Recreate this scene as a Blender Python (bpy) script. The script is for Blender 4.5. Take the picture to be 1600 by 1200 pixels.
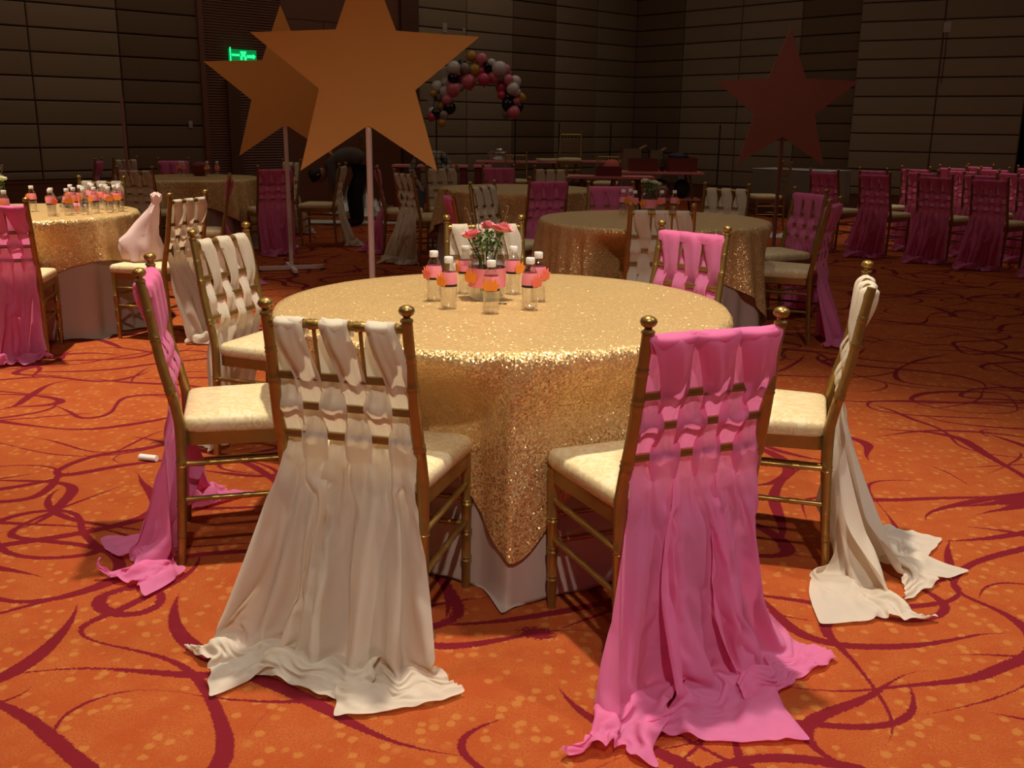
import bpy, math, random
import numpy as np
from mathutils import Matrix, Vector
PI = math.pi
SC = bpy.context.scene
COL = SC.collection
for _o in list(bpy.data.objects):
    bpy.data.objects.remove(_o)

# ------------------------------------------------------------------ camera
cam_d = bpy.data.cameras.new('camera')
cam_d.sensor_width = 36.0
cam_d.lens = 36.0 * 1537 / 1600
cam_d.clip_end = 200
cam = bpy.data.objects.new('camera', cam_d)
COL.objects.link(cam)
cam.matrix_world = (Matrix.Translation((0, 0, 1.335)) @ Matrix.Rotation(math.radians(90 - 14.6), 4, 'X')
                    @ Matrix.Rotation(math.radians(0.66), 4, 'Z'))
SC.camera = cam

# ------------------------------------------------------------------ view, world
SC.view_settings.view_transform = 'Standard'
SC.view_settings.look = 'None'
SC.view_settings.gamma = 1.0
SC.view_settings.use_curve_mapping = False
SC.view_settings.exposure = 0.0
world = bpy.data.worlds.new('world')
SC.world = world
world.use_nodes = True
world.node_tree.nodes['Background'].inputs[0].default_value = (1.0, 0.8, 0.6, 1)
world.node_tree.nodes['Background'].inputs[1].default_value = 0.0

# ------------------------------------------------------------------ ceiling downlights and added ambient fill
CEIL = 5.6
def downlight(x, y, power, angle=70, blend=.6, radius=.09, color=(1, .88, .70), tx=None, ty=None):
    l = bpy.data.lights.new('ceiling_downlight', 'SPOT')
    l.energy = power; l.color = color; l.spot_size = math.radians(angle); l.spot_blend = blend
    l.shadow_soft_size = radius
    o = bpy.data.objects.new('ceiling_downlight', l)
    COL.objects.link(o)
    o.location = (x, y, CEIL - .06)
    d = Vector(((tx if tx is not None else x) - x, (ty if ty is not None else y) - y, -CEIL))
    o.rotation_euler = d.to_track_quat('-Z', 'Y').to_euler()
    return o
downlight(0.05, 3.30, 1150, 58, .75)           # over the main table
downlight(-3.5, 5.9, 1700, 60, .75)             # over the table by the left wall
downlight(0.4, -1.8, 640, 66, .8, color=(1, .91, .80), tx=.2, ty=2.6)              # the row behind
downlight(-3.0, 2.4, 300, 74, .9)
downlight(3.6, 2.2, 380, 56, .9, color=(1, .92, .88), tx=1.3, ty=2.9)
downlight(6.4, 13.2, 300, 70, .8)              # over the rows of chairs
downlight(1.1, 7.0, 70, 60, .9)
def ambient_fill(x, y, sx, sy, power):                 # area lights added below the ceiling as ambient fill for walls and floor
    l = bpy.data.lights.new('ambient_fill_area', 'AREA')
    l.shape = 'RECTANGLE'; l.size = sx; l.size_y = sy; l.energy = power; l.color = (1, .86, .68)
    o = bpy.data.objects.new('ambient_fill_area', l); COL.objects.link(o)
    o.location = (x, y, CEIL - .03); o.rotation_euler = (0, 0, math.radians(43))
for cx_, cy_, pw in ((-7.5, 9.0, 26), (-3.5, 12.7, 22), (.6, 16.6, 26), (4.0, 12.8, 26), (8.0, 9.5, 26), (-1.5, 7.0, 18)):
    ambient_fill(cx_, cy_, 4.2, 4.2, pw)

# ------------------------------------------------------------------ material helpers
def new_mat(name):
    m = bpy.data.materials.new(name)
    m.use_nodes = True
    nt = m.node_tree
    return m, nt, nt.nodes['Principled BSDF'], nt.nodes['Material Output']
def node(nt, typ, **kw):
    n = nt.nodes.new(typ)
    for k, v in kw.items():
        if k in n.inputs:
            n.inputs[k].default_value = v
        else:
            setattr(n, k, v)
    return n
def math_n(nt, op, a, b=None, clamp=False):
    n = nt.nodes.new('ShaderNodeMath'); n.operation = op; n.use_clamp = clamp
    for i, v in enumerate((a, b)):
        if v is None: continue
        if isinstance(v, (int, float)): n.inputs[i].default_value = v
        else: nt.links.new(v, n.inputs[i])
    return n.outputs[0]
def mix_c(nt, fac, a, b):
    n = nt.nodes.new('ShaderNodeMix'); n.data_type = 'RGBA'
    for idx, v in ((0, fac), (6, a), (7, b)):
        if isinstance(v, (int, float)): n.inputs[idx].default_value = v
        elif isinstance(v, tuple): n.inputs[idx].default_value = (*v, 1)
        else: nt.links.new(v, n.inputs[idx])
    return n.outputs[2]
def smooth(nt, v, lo, hi, a=0., b=1.):
    n = nt.nodes.new('ShaderNodeMapRange'); n.interpolation_type = 'SMOOTHSTEP'
    nt.links.new(v, n.inputs[0])
    for i, x in enumerate((lo, hi, a, b)):
        if isinstance(x, (int, float)): n.inputs[i + 1].default_value = x
        else: nt.links.new(x, n.inputs[i + 1])
    return n.outputs[0]
def coord(nt, kind='Object'):
    return nt.nodes.new('ShaderNodeTexCoord').outputs[kind]
def noise(nt, vec, scale, detail=2., rough=.5, dist=0.):
    n = node(nt, 'ShaderNodeTexNoise', Scale=scale, Detail=detail, Roughness=rough, Distortion=dist)
    nt.links.new(vec, n.inputs['Vector'])
    return n
def bump(nt, h, strength, dist, bs):
    b = node(nt, 'ShaderNodeBump', Strength=strength, Distance=dist)
    nt.links.new(h, b.inputs['Height']); nt.links.new(b.outputs[0], bs.inputs['Normal'])
def plain(name, col, rough=.6, metal=0., var=.12, scale=6., bumpy=0., spec=.4):
    m, nt, bs, out = new_mat(name)
    n = noise(nt, coord(nt), scale, 4)
    c2 = tuple(max(0, c * (1 - var)) for c in col); c1 = tuple(min(1, c * (1 + var)) for c in col)
    nt.links.new(mix_c(nt, n.outputs[0], c2, c1), bs.inputs['Base Color'])
    bs.inputs['Roughness'].default_value = rough; bs.inputs['Metallic'].default_value = metal
    bs.inputs['Specular IOR Level'].default_value = spec
    if bumpy:
        n2 = noise(nt, coord(nt), scale * 8, 3)
        bump(nt, n2.outputs[0], bumpy, .01, bs)
    return m
def cloth_mat(name, col, trans=.35, tcol=None, weave=900., rough=.85):
    """thin woven cloth: diffuse with some light passing through"""
    m, nt, bs, out = new_mat(name)
    co = coord(nt)
    n = noise(nt, co, 5., 3)
    base = mix_c(nt, n.outputs[0], tuple(c * .94 for c in col), tuple(min(1, c * 1.04) for c in col))
    nt.links.new(base, bs.inputs['Base Color'])
    bs.inputs['Roughness'].default_value = rough
    bs.inputs['Specular IOR Level'].default_value = .15
    bs.inputs['Sheen Weight'].default_value = .15
    n2 = noise(nt, co, weave, 1); n3 = noise(nt, co, 38., 3, .6)
    bump(nt, math_n(nt, 'ADD', n2.outputs[0], math_n(nt, 'MULTIPLY', n3.outputs[0], 1.6)), .12, .004, bs)
    t = node(nt, 'ShaderNodeBsdfTranslucent', Color=(*(tcol or col), 1))
    mx = node(nt, 'ShaderNodeMixShader', Fac=trans)
    nt.links.new(bs.outputs[0], mx.inputs[1]); nt.links.new(t.outputs[0], mx.inputs[2])
    nt.links.new(mx.outputs[0], out.inputs[0])
    return m

M = {}
M['ivory'] = cloth_mat('ivory_chiffon', (.88, .80, .66), .42, (.88, .76, .54))
M['pink'] = cloth_mat('pink_chiffon', (.92, .27, .55), .48, (.98, .26, .54))
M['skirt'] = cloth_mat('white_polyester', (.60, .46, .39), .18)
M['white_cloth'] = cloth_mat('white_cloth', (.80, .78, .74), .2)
M['bag'] = cloth_mat('pink_white_plastic', (.90, .68, .64), .30, rough=.35)
M['gold_paint'] = plain('gold_painted_metal', (.36, .22, .060), .34, .72, .25, 20, spec=.5)
M['gold_dark'] = plain('antique_gold_paint', (.30, .17, .05), .40, .55, .3, 14)
M['cap_white'] = plain('white_plastic', (.85, .80, .76), .4)
M['paper_pink'] = plain('pink_paper', (.92, .28, .34), .7)
M['paper_orange'] = plain('orange_paper', (.90, .28, .03), .7)
M['paper_coral'] = plain('coral_paper', (.92, .19, .12), .7)
M['star_orange'] = plain('orange_foam_board', (.78, .44, .13), .85, var=.06, scale=2)
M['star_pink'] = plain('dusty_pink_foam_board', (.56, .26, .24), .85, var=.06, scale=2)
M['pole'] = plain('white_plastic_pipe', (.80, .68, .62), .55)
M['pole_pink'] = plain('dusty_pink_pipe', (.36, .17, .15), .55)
M['black'] = plain('black_metal', (.012, .011, .010), .5)
M['switch'] = plain('ivory_switch_plastic', (.42, .36, .30), .4)
M['card'] = plain('brown_cardboard', (.25, .16, .09), .85)
M['crate'] = plain('red_brown_crate', (.18, .035, .02), .7)
M['runner'] = plain('pink_table_runner', (.80, .26, .27), .8)
M['table_wood'] = plain('brown_table_wood', (.16, .07, .035), .6)
M['maroon'] = plain('maroon_wrap', (.20, .035, .04), .8)
M['ceil'] = plain('ceiling_paint', (.30, .24, .18), .9)
M['skin'] = plain('skin', (.30, .15, .09), .55)
M['hair'] = plain('black_hair', (.012, .010, .009), .6)
M['shirt_grey'] = plain('grey_shirt', (.095, .075, .062), .9)
M['trousers'] = plain('black_trousers', (.010, .009, .010), .9)
M['jeans'] = plain('grey_blue_jeans', (.085, .095, .12), .9)
M['leaf'] = plain('green_leaves', (.10, .20, .05), .6, var=.4, scale=30)
M['petal_pink'] = plain('pink_petals', (.95, .33, .36), .7, var=.15, scale=40)
M['petal_white'] = plain('white_petals', (.86, .86, .66), .7, var=.1, scale=40)
M['twig'] = plain('brown_twig', (.16, .10, .05), .8)
M['foil'] = plain('silver_foil', (.62, .56, .48), .28, .8, .2, 10, .6)
M['coral_fabric'] = plain('coral_fabric', (.62, .13, .09), .8)
M['orange_bag'] = plain('orange_bag', (.55, .12, .03), .6)
M['dark_bag'] = plain('dark_bag', (.03, .03, .05), .6)

def carpet():
    m, nt, bs, out = new_mat('orange_swirl_carpet')
    co = coord(nt)
    wob = noise(nt, co, 120., 1)
    wv = nt.nodes.new('ShaderNodeVectorMath'); wv.operation = 'MULTIPLY_ADD'
    nt.links.new(wob.outputs[1], wv.inputs[0]); wv.inputs[1].default_value = (.010,) * 3
    nt.links.new(co, wv.inputs[2])
    p = wv.outputs[0]
    mask = None
    for k, (sc, ox, oy, w0, w1, ds, rot) in enumerate([
            (1.00, 0, 0, -.006, .024, .35, .3), (.90, 7.3, 2.1, -.008, .025, .5, 1.4), (1.15, 3.7, 9.2, -.008, .022, .3, 2.3),
            (.80, 12.9, 5.5, -.007, .018, .6, .8), (1.05, 21.9, 15.5, -.008, .023, .4, 2.9), (.95, 31.9, 25.5, -.009, .020, .4, 2.0), (1.2, 41.9, 35.5, -.008, .021, .4, .9)]):
        mp = nt.nodes.new('ShaderNodeMapping')
        mp.inputs['Location'].default_value = (ox, oy, k * 3.1); mp.inputs['Rotation'].default_value = (0, 0, rot)
        mp.inputs['Scale'].default_value = (1, 1.35, 1)
        nt.links.new(p, mp.inputs['Vector'])
        vals = []
        for off in ((0, 0, 0), (.03, 0, 0), (0, .03, 0)):
            ad = nt.nodes.new('ShaderNodeVectorMath'); ad.operation = 'ADD'; ad.inputs[1].default_value = off
            nt.links.new(mp.outputs[0], ad.inputs[0])
            vals.append(noise(nt, ad.outputs[0], sc, 0., .5, ds).outputs[0])
        gx = math_n(nt, 'SUBTRACT', vals[1], vals[0]); gy = math_n(nt, 'SUBTRACT', vals[2], vals[0])
        gr = math_n(nt, 'SQRT', math_n(nt, 'ADD', math_n(nt, 'MULTIPLY', gx, gx), math_n(nt, 'MULTIPLY', gy, gy)))
        gr = math_n(nt, 'MAXIMUM', math_n(nt, 'MULTIPLY', gr, 33.), .16)
        d = math_n(nt, 'DIVIDE', math_n(nt, 'ABSOLUTE', math_n(nt, 'SUBTRACT', vals[0], .5)), gr)
        wn = noise(nt, mp.outputs[0], 1.3, 0.)
        w = smooth(nt, wn.outputs[0], .25, .75, w0, w1)
        w2 = math_n(nt, 'ADD', w, .004)
        mk = smooth(nt, d, w, w2, 1., 0.)
        mask = mk if mask is None else math_n(nt, 'MAXIMUM', mask, mk)
    # ground: orange tufts with yellow flower dabs
    n1 = noise(nt, co, 9., 3, .6); n2 = noise(nt, co, 170., 2, .7)
    g = mix_c(nt, smooth(nt, n1.outputs[0], .3, .7), (.39, .082, .020), (.44, .122, .029))
    g = mix_c(nt, smooth(nt, n2.outputs[0], .35, .70), g, (.38, .062, .017))
    vo = node(nt, 'ShaderNodeTexVoronoi', Scale=27.); vo.feature = 'F1'
    nt.links.new(p, vo.inputs['Vector'])
    sp = nt.nodes.new('ShaderNodeSeparateColor'); nt.links.new(vo.outputs['Color'], sp.inputs[0])
    dab = math_n(nt, 'MULTIPLY', smooth(nt, vo.outputs['Distance'], .26, .42, 1., 0.), smooth(nt, sp.outputs[0], .35, .6))
    g = mix_c(nt, math_n(nt, 'MULTIPLY', dab, .60), g, (.50, .205, .050))
    c = mix_c(nt, mask, g, (.19, .012, .020))
    nt.links.new(c, bs.inputs['Base Color'])
    bs.inputs['Roughness'].default_value = .95; bs.inputs['Specular IOR Level'].default_value = .08
    fz = noise(nt, co, 420., 2, .7)
    bump(nt, fz.outputs[0], .5, .006, bs)
    return m
M['carpet'] = carpet()

def sequin():
    m, nt, bs, out = new_mat('gold_sequins')
    co = coord(nt)
    vo = node(nt, 'ShaderNodeTexVoronoi', Scale=230.)
    nt.links.new(co, vo.inputs['Vector'])
    geo = nt.nodes.new('ShaderNodeNewGeometry')
    a = nt.nodes.new('ShaderNodeVectorMath'); a.operation = 'SUBTRACT'
    nt.links.new(vo.outputs['Color'], a.inputs[0]); a.inputs[1].default_value = (.5, .5, .5)
    b = nt.nodes.new('ShaderNodeVectorMath'); b.operation = 'SCALE'
    nt.links.new(a.outputs[0], b.inputs[0]); b.inputs['Scale'].default_value = .95
    c = nt.nodes.new('ShaderNodeVectorMath'); c.operation = 'ADD'
    nt.links.new(b.outputs[0], c.inputs[0]); nt.links.new(geo.outputs['Normal'], c.inputs[1])
    d = nt.nodes.new('ShaderNodeVectorMath'); d.operation = 'NORMALIZE'
    nt.links.new(c.outputs[0], d.inputs[0]); nt.links.new(d.outputs[0], bs.inputs['Normal'])
    sp = nt.nodes.new('ShaderNodeSeparateColor'); nt.links.new(vo.outputs['Color'], sp.inputs[0])
    n = noise(nt, co, 3., 3)
    base = mix_c(nt, sp.outputs[1], (.68, .40, .14), (.98, .74, .36))
    nt.links.new(mix_c(nt, math_n(nt, 'MULTIPLY', n.outputs[0], .35), base, (.55, .30, .10)), bs.inputs['Base Color'])
    bs.inputs['Metallic'].default_value = .38; bs.inputs['Roughness'].default_value = .33
    return m
M['sequin'] = sequin()

def damask():
    m, nt, bs, out = new_mat('cream_damask')
    co = coord(nt)
    n = noise(nt, co, 26., 1.5, .5, 2.2)
    f = smooth(nt, n.outputs[0], .47, .53)
    nt.links.new(mix_c(nt, f, (.72, .56, .29), (.80, .68, .42)), bs.inputs['Base Color'])
    r = smooth(nt, n.outputs[0], .47, .53, .65, .42); nt.links.new(r, bs.inputs['Roughness'])
    n2 = noise(nt, co, 300., 1); bump(nt, math_n(nt, 'ADD', f, n2.outputs[0]), .12, .002, bs)
    return m
M['damask'] = damask()

def fabric_panel(name, col):
    m, nt, bs, out = new_mat(name)
    oi = nt.nodes.new('ShaderNodeObjectInfo')
    co = coord(nt)
    n = noise(nt, co, 90., 3, .7); n1 = noise(nt, co, 1.6, 3)
    f = math_n(nt, 'ADD', math_n(nt, 'MULTIPLY', n.outputs[0], .45), math_n(nt, 'MULTIPLY', oi.outputs['Random'], .40))
    f = math_n(nt, 'ADD', f, math_n(nt, 'MULTIPLY', n1.outputs[0], .3))
    nt.links.new(mix_c(nt, f, tuple(c * .78 for c in col), tuple(c * 1.22 for c in col)), bs.inputs['Base Color'])
    bs.inputs['Roughness'].default_value = .95; bs.inputs['Specular IOR Level'].default_value = .1
    bump(nt, n.outputs[0], .3, .004, bs)
    return m
M['panel_light'] = fabric_panel('taupe_wall_fabric', (.26, .195, .125))
M['panel_dark'] = fabric_panel('dark_brown_wall_fabric', (.16, .105, .065))
M['joint'] = plain('dark_joint', (.11, .065, .035), .95)

def wood(name, c1, c2, ribs=0.):
    m, nt, bs, out = new_mat(name)
    co = coord(nt)
    mp = nt.nodes.new('ShaderNodeMapping'); mp.inputs['Scale'].default_value = (1.2, 1.2, 9)
    nt.links.new(co, mp.inputs['Vector'])
    n = noise(nt, mp.outputs[0], 2.2, 5, .6, .6)
    nt.links.new(mix_c(nt, n.outputs[0], c1, c2), bs.inputs['Base Color'])
    bs.inputs['Roughness'].default_value = .45
    if ribs:
        w = node(nt, 'ShaderNodeTexWave', Scale=ribs); w.bands_direction = 'Z'; w.wave_type = 'BANDS'
        nt.links.new(co, w.inputs['Vector'])
        bump(nt, w.outputs[1], .9, .02, bs)
    return m
M['wood'] = wood('red_brown_wood', (.12, .040, .018), (.20, .075, .032))
M['wood_rib'] = wood('ribbed_red_brown_wood', (.115, .036, .016), (.17, .056, .026), 8.)
M['wood_dark'] = wood('dark_wood_trim', (.07, .025, .012), (.12, .045, .02))

def plaid():
    m, nt, bs, out = new_mat('grey_plaid_shirt')
    co = coord(nt)
    sep = nt.nodes.new('ShaderNodeSeparateXYZ'); nt.links.new(co, sep.inputs[0])
    f = None
    for ch, s in ((0, 14.), (2, 14.)):
        v = math_n(nt, 'FRACT', math_n(nt, 'MULTIPLY', sep.outputs[ch], s))
        k = smooth(nt, math_n(nt, 'ABSOLUTE', math_n(nt, 'SUBTRACT', v, .5)), .10, .16, 1., 0.)
        f = k if f is None else math_n(nt, 'MAXIMUM', f, k)
    nt.links.new(mix_c(nt, f, (.30, .27, .22), (.10, .095, .08)), bs.inputs['Base Color'])
    bs.inputs['Roughness'].default_value = .9
    return m
M['plaid'] = plaid()

def clear(name, tint=(1, 1, 1), gloss=.16):
    m, nt, bs, out = new_mat(name)
    nt.nodes.remove(bs)
    t = node(nt, 'ShaderNodeBsdfTransparent', Color=(*tint, 1))
    g = node(nt, 'ShaderNodeBsdfGlossy', Color=(1, 1, 1, 1), Roughness=.06)
    lw = node(nt, 'ShaderNodeLayerWeight', Blend=.35)
    n = noise(nt, coord(nt), 30., 1)
    mx = nt.nodes.new('ShaderNodeMixShader')
    nt.links.new(math_n(nt, 'ADD', math_n(nt, 'MULTIPLY', lw.outputs[1], .55), math_n(nt, 'MULTIPLY', n.outputs[0], gloss)), mx.inputs[0])
    nt.links.new(t.outputs[0], mx.inputs[1]); nt.links.new(g.outputs[0], mx.inputs[2])
    nt.links.new(mx.outputs[0], out.inputs[0])
    return m
M['clear'] = clear('clear_plastic', (.97, .96, .95))
M['glass'] = clear('jar_glass', (.95, .95, .93), .12)

def balloon_mat(name, col, alpha=1.):
    m, nt, bs, out = new_mat(name)
    n = noise(nt, coord(nt), 3., 2)
    nt.links.new(mix_c(nt, n.outputs[0], tuple(c * .85 for c in col), col), bs.inputs['Base Color'])
    bs.inputs['Roughness'].default_value = .18; bs.inputs['Alpha'].default_value = alpha
    return m
BAL = {'w': balloon_mat('white_balloon', (.62, .55, .50)), 'p': balloon_mat('pink_balloon', (.70, .17, .22)),
       'm': balloon_mat('magenta_balloon', (.60, .05, .13)), 'k': balloon_mat('black_balloon', (.008, .007, .007)),
       'g': balloon_mat('gold_balloon', (.50, .25, .03)), 'c': balloon_mat('clear_balloon', (.5, .42, .38), .3),
       'd': balloon_mat('smoky_balloon', (.25, .20, .17))}

def emit(name, col, st):
    m, nt, bs, out = new_mat(name)
    n = noise(nt, coord(nt), 4.)
    bs.inputs['Base Color'].default_value = (*col, 1)
    nt.links.new(mix_c(nt, n.outputs[0], tuple(c * .9 for c in col), col), bs.inputs['Emission Color'])
    bs.inputs['Emission Strength'].default_value = st
    return m
M['exit_dim'] = emit('exit_sign_green', (.0, .35, .08), .55)
M['exit_lit'] = emit('exit_sign_letters_glare', (.02, 1., .25), 1.6)

# ------------------------------------------------------------------ mesh helpers
class MB:
    def __init__(s): s.v = []; s.f = []
    def add(s, v, f):
        o = len(s.v); s.v += [tuple(map(float, p)) for p in v]; s.f += [tuple(i + o for i in q) for q in f]; return s
    def box(s, x0, x1, y0, y1, z0, z1, m=None):
        v = [(x, y, z) for z in (z0, z1) for y in (y0, y1) for x in (x0, x1)]
        if m is not None: v = [tuple(m @ Vector(p)) for p in v]
        return s.add(v, [(0, 2, 3, 1), (4, 5, 7, 6), (0, 1, 5, 4), (2, 6, 7, 3), (0, 4, 6, 2), (1, 3, 7, 5)])
    def tube(s, pts, rad, n=8, cap=True):
        P = [Vector(p) for p in pts]
        R = rad if isinstance(rad, (list, tuple, np.ndarray)) else [rad] * len(P)
        v = []; f = []
        for i, p in enumerate(P):
            t = (P[min(i + 1, len(P) - 1)] - P[max(i - 1, 0)]).normalized()
            up = Vector((0, 0, 1)) if abs(t.z) < .9 else Vector((0, 1, 0))
            a = t.cross(up).normalized(); b = a.cross(t)
            for k in range(n):
                c = 2 * PI * k / n
                v.append(p + (a * math.cos(c) + b * math.sin(c)) * R[i])
        for i in range(len(P) - 1):
            for k in range(n):
                k2 = (k + 1) % n
                f.append((i * n + k, i * n + k2, (i + 1) * n + k2, (i + 1) * n + k))
        if cap:
            f.append(tuple(range(n))); f.append(tuple(reversed(range((len(P) - 1) * n, len(P) * n))))
        return s.add(v, f)
    def lathe(s, prof, n=16, c=(0, 0, 0), m=None):
        v = []; f = []
        for r, z in prof:
            for k in range(n):
                a = 2 * PI * k / n; v.append(Vector((r * math.cos(a), r * math.sin(a), z)))
        v = [(m @ p) if m is not None else p for p in v]; v = [p + Vector(c) for p in v]
        for i in range(len(prof) - 1):
            for k in range(n):
                k2 = (k + 1) % n
                f.append((i * n + k, i * n + k2, (i + 1) * n + k2, (i + 1) * n + k))
        f.append(tuple(reversed(range(n)))); f.append(tuple(range((len(prof) - 1) * n, len(prof) * n)))
        return s.add(v, f)
    def prism(s, pts, y0, y1):
        n = len(pts)
        v = [(x, y0, z) for x, z in pts] + [(x, y1, z) for x, z in pts]
        return s.add(v, [tuple(range(n)), tuple(reversed(range(n, 2 * n)))] + [(i, (i + 1) % n + 0, (i + 1) % n + n, i + n)[::-1] for i in range(n)])
    def rings(s, rings, close=True):
        n = len(rings[0]); v = [p for r in rings for p in r]; f = []
        for i in range(len(rings) - 1):
            for k in range(n if close else n - 1):
                k2 = (k + 1) % n; f.append((i * n + k, i * n + k2, (i + 1) * n + k2, (i + 1) * n + k))
        if close:
            f.append(tuple(reversed(range(n)))); f.append(tuple(range((len(rings) - 1) * n, len(rings) * n)))
        return s.add(v, f)
    def mesh(s, name, smooth_=True, angle=None):
        me = bpy.data.meshes.new(name); me.from_pydata(s.v, [], s.f); me.update()
        if smooth_:
            me.polygons.foreach_set('use_smooth', [True] * len(me.polygons))
            if angle: me.set_sharp_from_angle(angle=math.radians(angle))
        return me
def sphere_mesh(name, r=1., nu=14, nv=9, sx=1, sy=1, sz=1, jit=0., seed=0):
    rng = random.Random(seed); b = MB()
    prof = [(max(.001, r * math.sin(PI * i / nv)), -r * math.cos(PI * i / nv)) for i in range(nv + 1)]
    b.lathe(prof, nu)
    b.v = [(x * sx * (1 + jit * (rng.random() - .5)), y * sy * (1 + jit * (rng.random() - .5)), z * sz * (1 + jit * (rng.random() - .5))) for x, y, z in b.v]
    return b.mesh(name)
def obj(name, me, mat, parent=None, loc=(0, 0, 0), rz=0., rot=None):
    if isinstance(me, MB): me = me.mesh(name, True, 40)
    if mat is not None and len(me.materials) == 0: me.materials.append(mat)
    o = bpy.data.objects.new(name, me); COL.objects.link(o)
    if parent is not None: o.parent = parent
    o.location = loc; o.rotation_euler = rot if rot else (0, 0, rz)
    return o
def empty(name, loc=(0, 0, 0), rz=0.):
    o = bpy.data.objects.new(name, None); COL.objects.link(o)
    o.empty_display_size = .1; o.location = loc; o.rotation_euler = (0, 0, rz)
    return o
def tag(o, label, cat, group=None):
    o['label'] = label; o['category'] = cat
    if group: o['group'] = group
    return o
def structure(o): o['kind'] = 'structure'; return o
def catmull(P, n):
    P = np.array(P, float); P = np.vstack([2 * P[0] - P[1], P, 2 * P[-1] - P[-2]]); out = []
    m = len(P) - 3
    for t in np.linspace(0, m - 1e-6, n):
        i = int(t); u = t - i; a, b, c, d = P[i:i + 4]
        out.append(.5 * (2 * b + (c - a) * u + (2 * a - 5 * b + 4 * c - d) * u * u + (3 * b - a - 3 * c + d) * u ** 3))
    return np.array(out)

# ------------------------------------------------------------------ the room
KX, KY = 2.56, 22.0
DL = Vector((-.7317, -.6816, 0)); DR = Vector((.6816, -.7317, 0))
Kc = Vector((KX, KY, 0))
LL, LR = 27.0, 26.0
c_l = Kc + DL * LL; c_r = Kc + DR * LR; c_b = c_l + DR * LR
b = MB(); b.add([(*c_b.xy, 0), (*(c_r + Vector((5, 1, 0))).xy, 0), (*(Kc + Vector((1.2, 1.5, 0))).xy, 0), (*c_l.xy, 0)], [(0, 1, 2, 3)])
structure(obj('floor', b.mesh('floor', False), M['carpet']))
b = MB(); b.add([(*c_b.xy, CEIL), (*(c_r + Vector((5, 1, 0))).xy, CEIL), (*(Kc + Vector((1.2, 1.5, 0))).xy, CEIL), (*c_l.xy, CEIL)], [(3, 2, 1, 0)])
structure(obj('ceiling', b.mesh('ceiling', False), M['ceil']))
for nm, p, q in (('wall_back', c_l, c_b), ('wall_front', c_b, c_r)):
    b = MB(); b.add([(*p.xy, 0), (*q.xy, 0), (*q.xy, CEIL), (*p.xy, CEIL)], [(0, 1, 2, 3)])
    structure(obj(nm, b.mesh(nm, False), M['panel_dark']))

PANEL_CACHE = {}
def panel_mesh(w, h):
    key = (round(w, 3), round(h, 3))
    if key not in PANEL_CACHE:
        b = MB(); v = []
        g = .007
        for ins, y in ((g, 0), (g, .030), (g + .012, .046), (g + .05, .052)):
            v += [(ins, y, ins), (w - ins, y, ins), (w - ins, y, h - ins), (ins, y, h - ins)]
        f = [(12, 15, 14, 13)]
        for i in range(3):
            for k in range(4):
                k2 = (k + 1) % 4; f.append((i * 4 + k, i * 4 + 4 + k, i * 4 + 4 + k2, i * 4 + k2))
        b.add(v, f); PANEL_CACHE[key] = b.mesh('panel', True, 35)
    return PANEL_CACHE[key]
def wall(name, origin, d, sgn, length, cols, zjoint, base, x_from=0.):
    """origin, direction along the wall; sgn: +1 when the room lies on the left of d"""
    ang = math.atan2(d.y, d.x)
    w = structure(obj(name, MB().box(x_from, length, -.12 if sgn > 0 else .0, 0. if sgn > 0 else .12, 0, CEIL).mesh(name, False), M['joint'], None, origin, ang))
    for (a, c, tone) in cols:
        zs = [base] + [z for z in [zjoint + .309 * k for k in range(-5, 20)] if base + .06 < z < CEIL - .02] + [CEIL - .01]
        for z0, z1 in zip(zs[:-1], zs[1:]):
            me = panel_mesh(c - a, z1 - z0)
            o = bpy.data.objects.new('panel', me); COL.objects.link(o); o.parent = w
            if not me.materials: me.materials.append(M['panel_light'])
            o.material_slots[0].link = 'OBJECT'
            o.material_slots[0].material = M['panel_light'] if tone == 'l' else M['panel_dark']
            if sgn > 0: o.location = (a, 0, z0)
            else: o.location = (c, 0, z0); o.rotation_euler = (0, 0, PI)
    return w
colsL = [(.06, 1.26, 'l'), (1.26, 2.46, 'l'), (2.46, 3.61, 'd'), (3.61, 4.75, 'l'), (4.75, 5.87, 'l'),
         (9.89, 11.08, 'd'), (11.08, 12.27, 'l'), (12.27, 13.46, 'l'), (13.46, 14.65, 'd'), (14.65, 15.84, 'l'), (15.84, 17.03, 'l')]
wl = wall('wall_left', Kc, DL, 1, LL, [c for c in colsL if c[0] < 9], 1.16, .24)
for (a, c, tone) in [c for c in colsL if c[0] > 9]:
    zs = [.57] + [.69 + .309 * k for k in range(0, 16)] + [CEIL - .01]
    for z0, z1 in zip(zs[:-1], zs[1:]):
        me = panel_mesh(c - a, z1 - z0)
        if not me.materials: me.materials.append(M['panel_light'])
        o = bpy.data.objects.new('panel', me); COL.objects.link(o); o.parent = wl
        o.material_slots[0].link = 'OBJECT'; o.material_slots[0].material = M['panel_light'] if tone == 'l' else M['panel_dark']
        o.location = (a, 0, z0)
colsR = [(.0, 1.27, 'd'), (1.27, 2.65, 'l'), (2.65, 3.96, 'l'), (3.96, 5.15, 'd')]
wall('wall_right', Kc, DR, -1, 5.15, colsR, 1.16, .24)
F0 = Kc + DR * 5.15; DF = Vector((.883, -.469, 0)).normalized()
F0f = F0 - Vector((.10, .16, 0))
wall('wall_right_angled', F0f, DF, -1, 2.70, [(0, 1.35, 'l'), (1.35, 2.70, 'l')], 1.00, .24)
F1 = F0f + DF * 2.70 + Vector((.35, .45, 0))
wall('wall_right_end', F1, DR, -1, 18.5, [(i * 1.3, i * 1.3 + 1.3, 'd') for i in range(5)], 1.16, .24)

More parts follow.
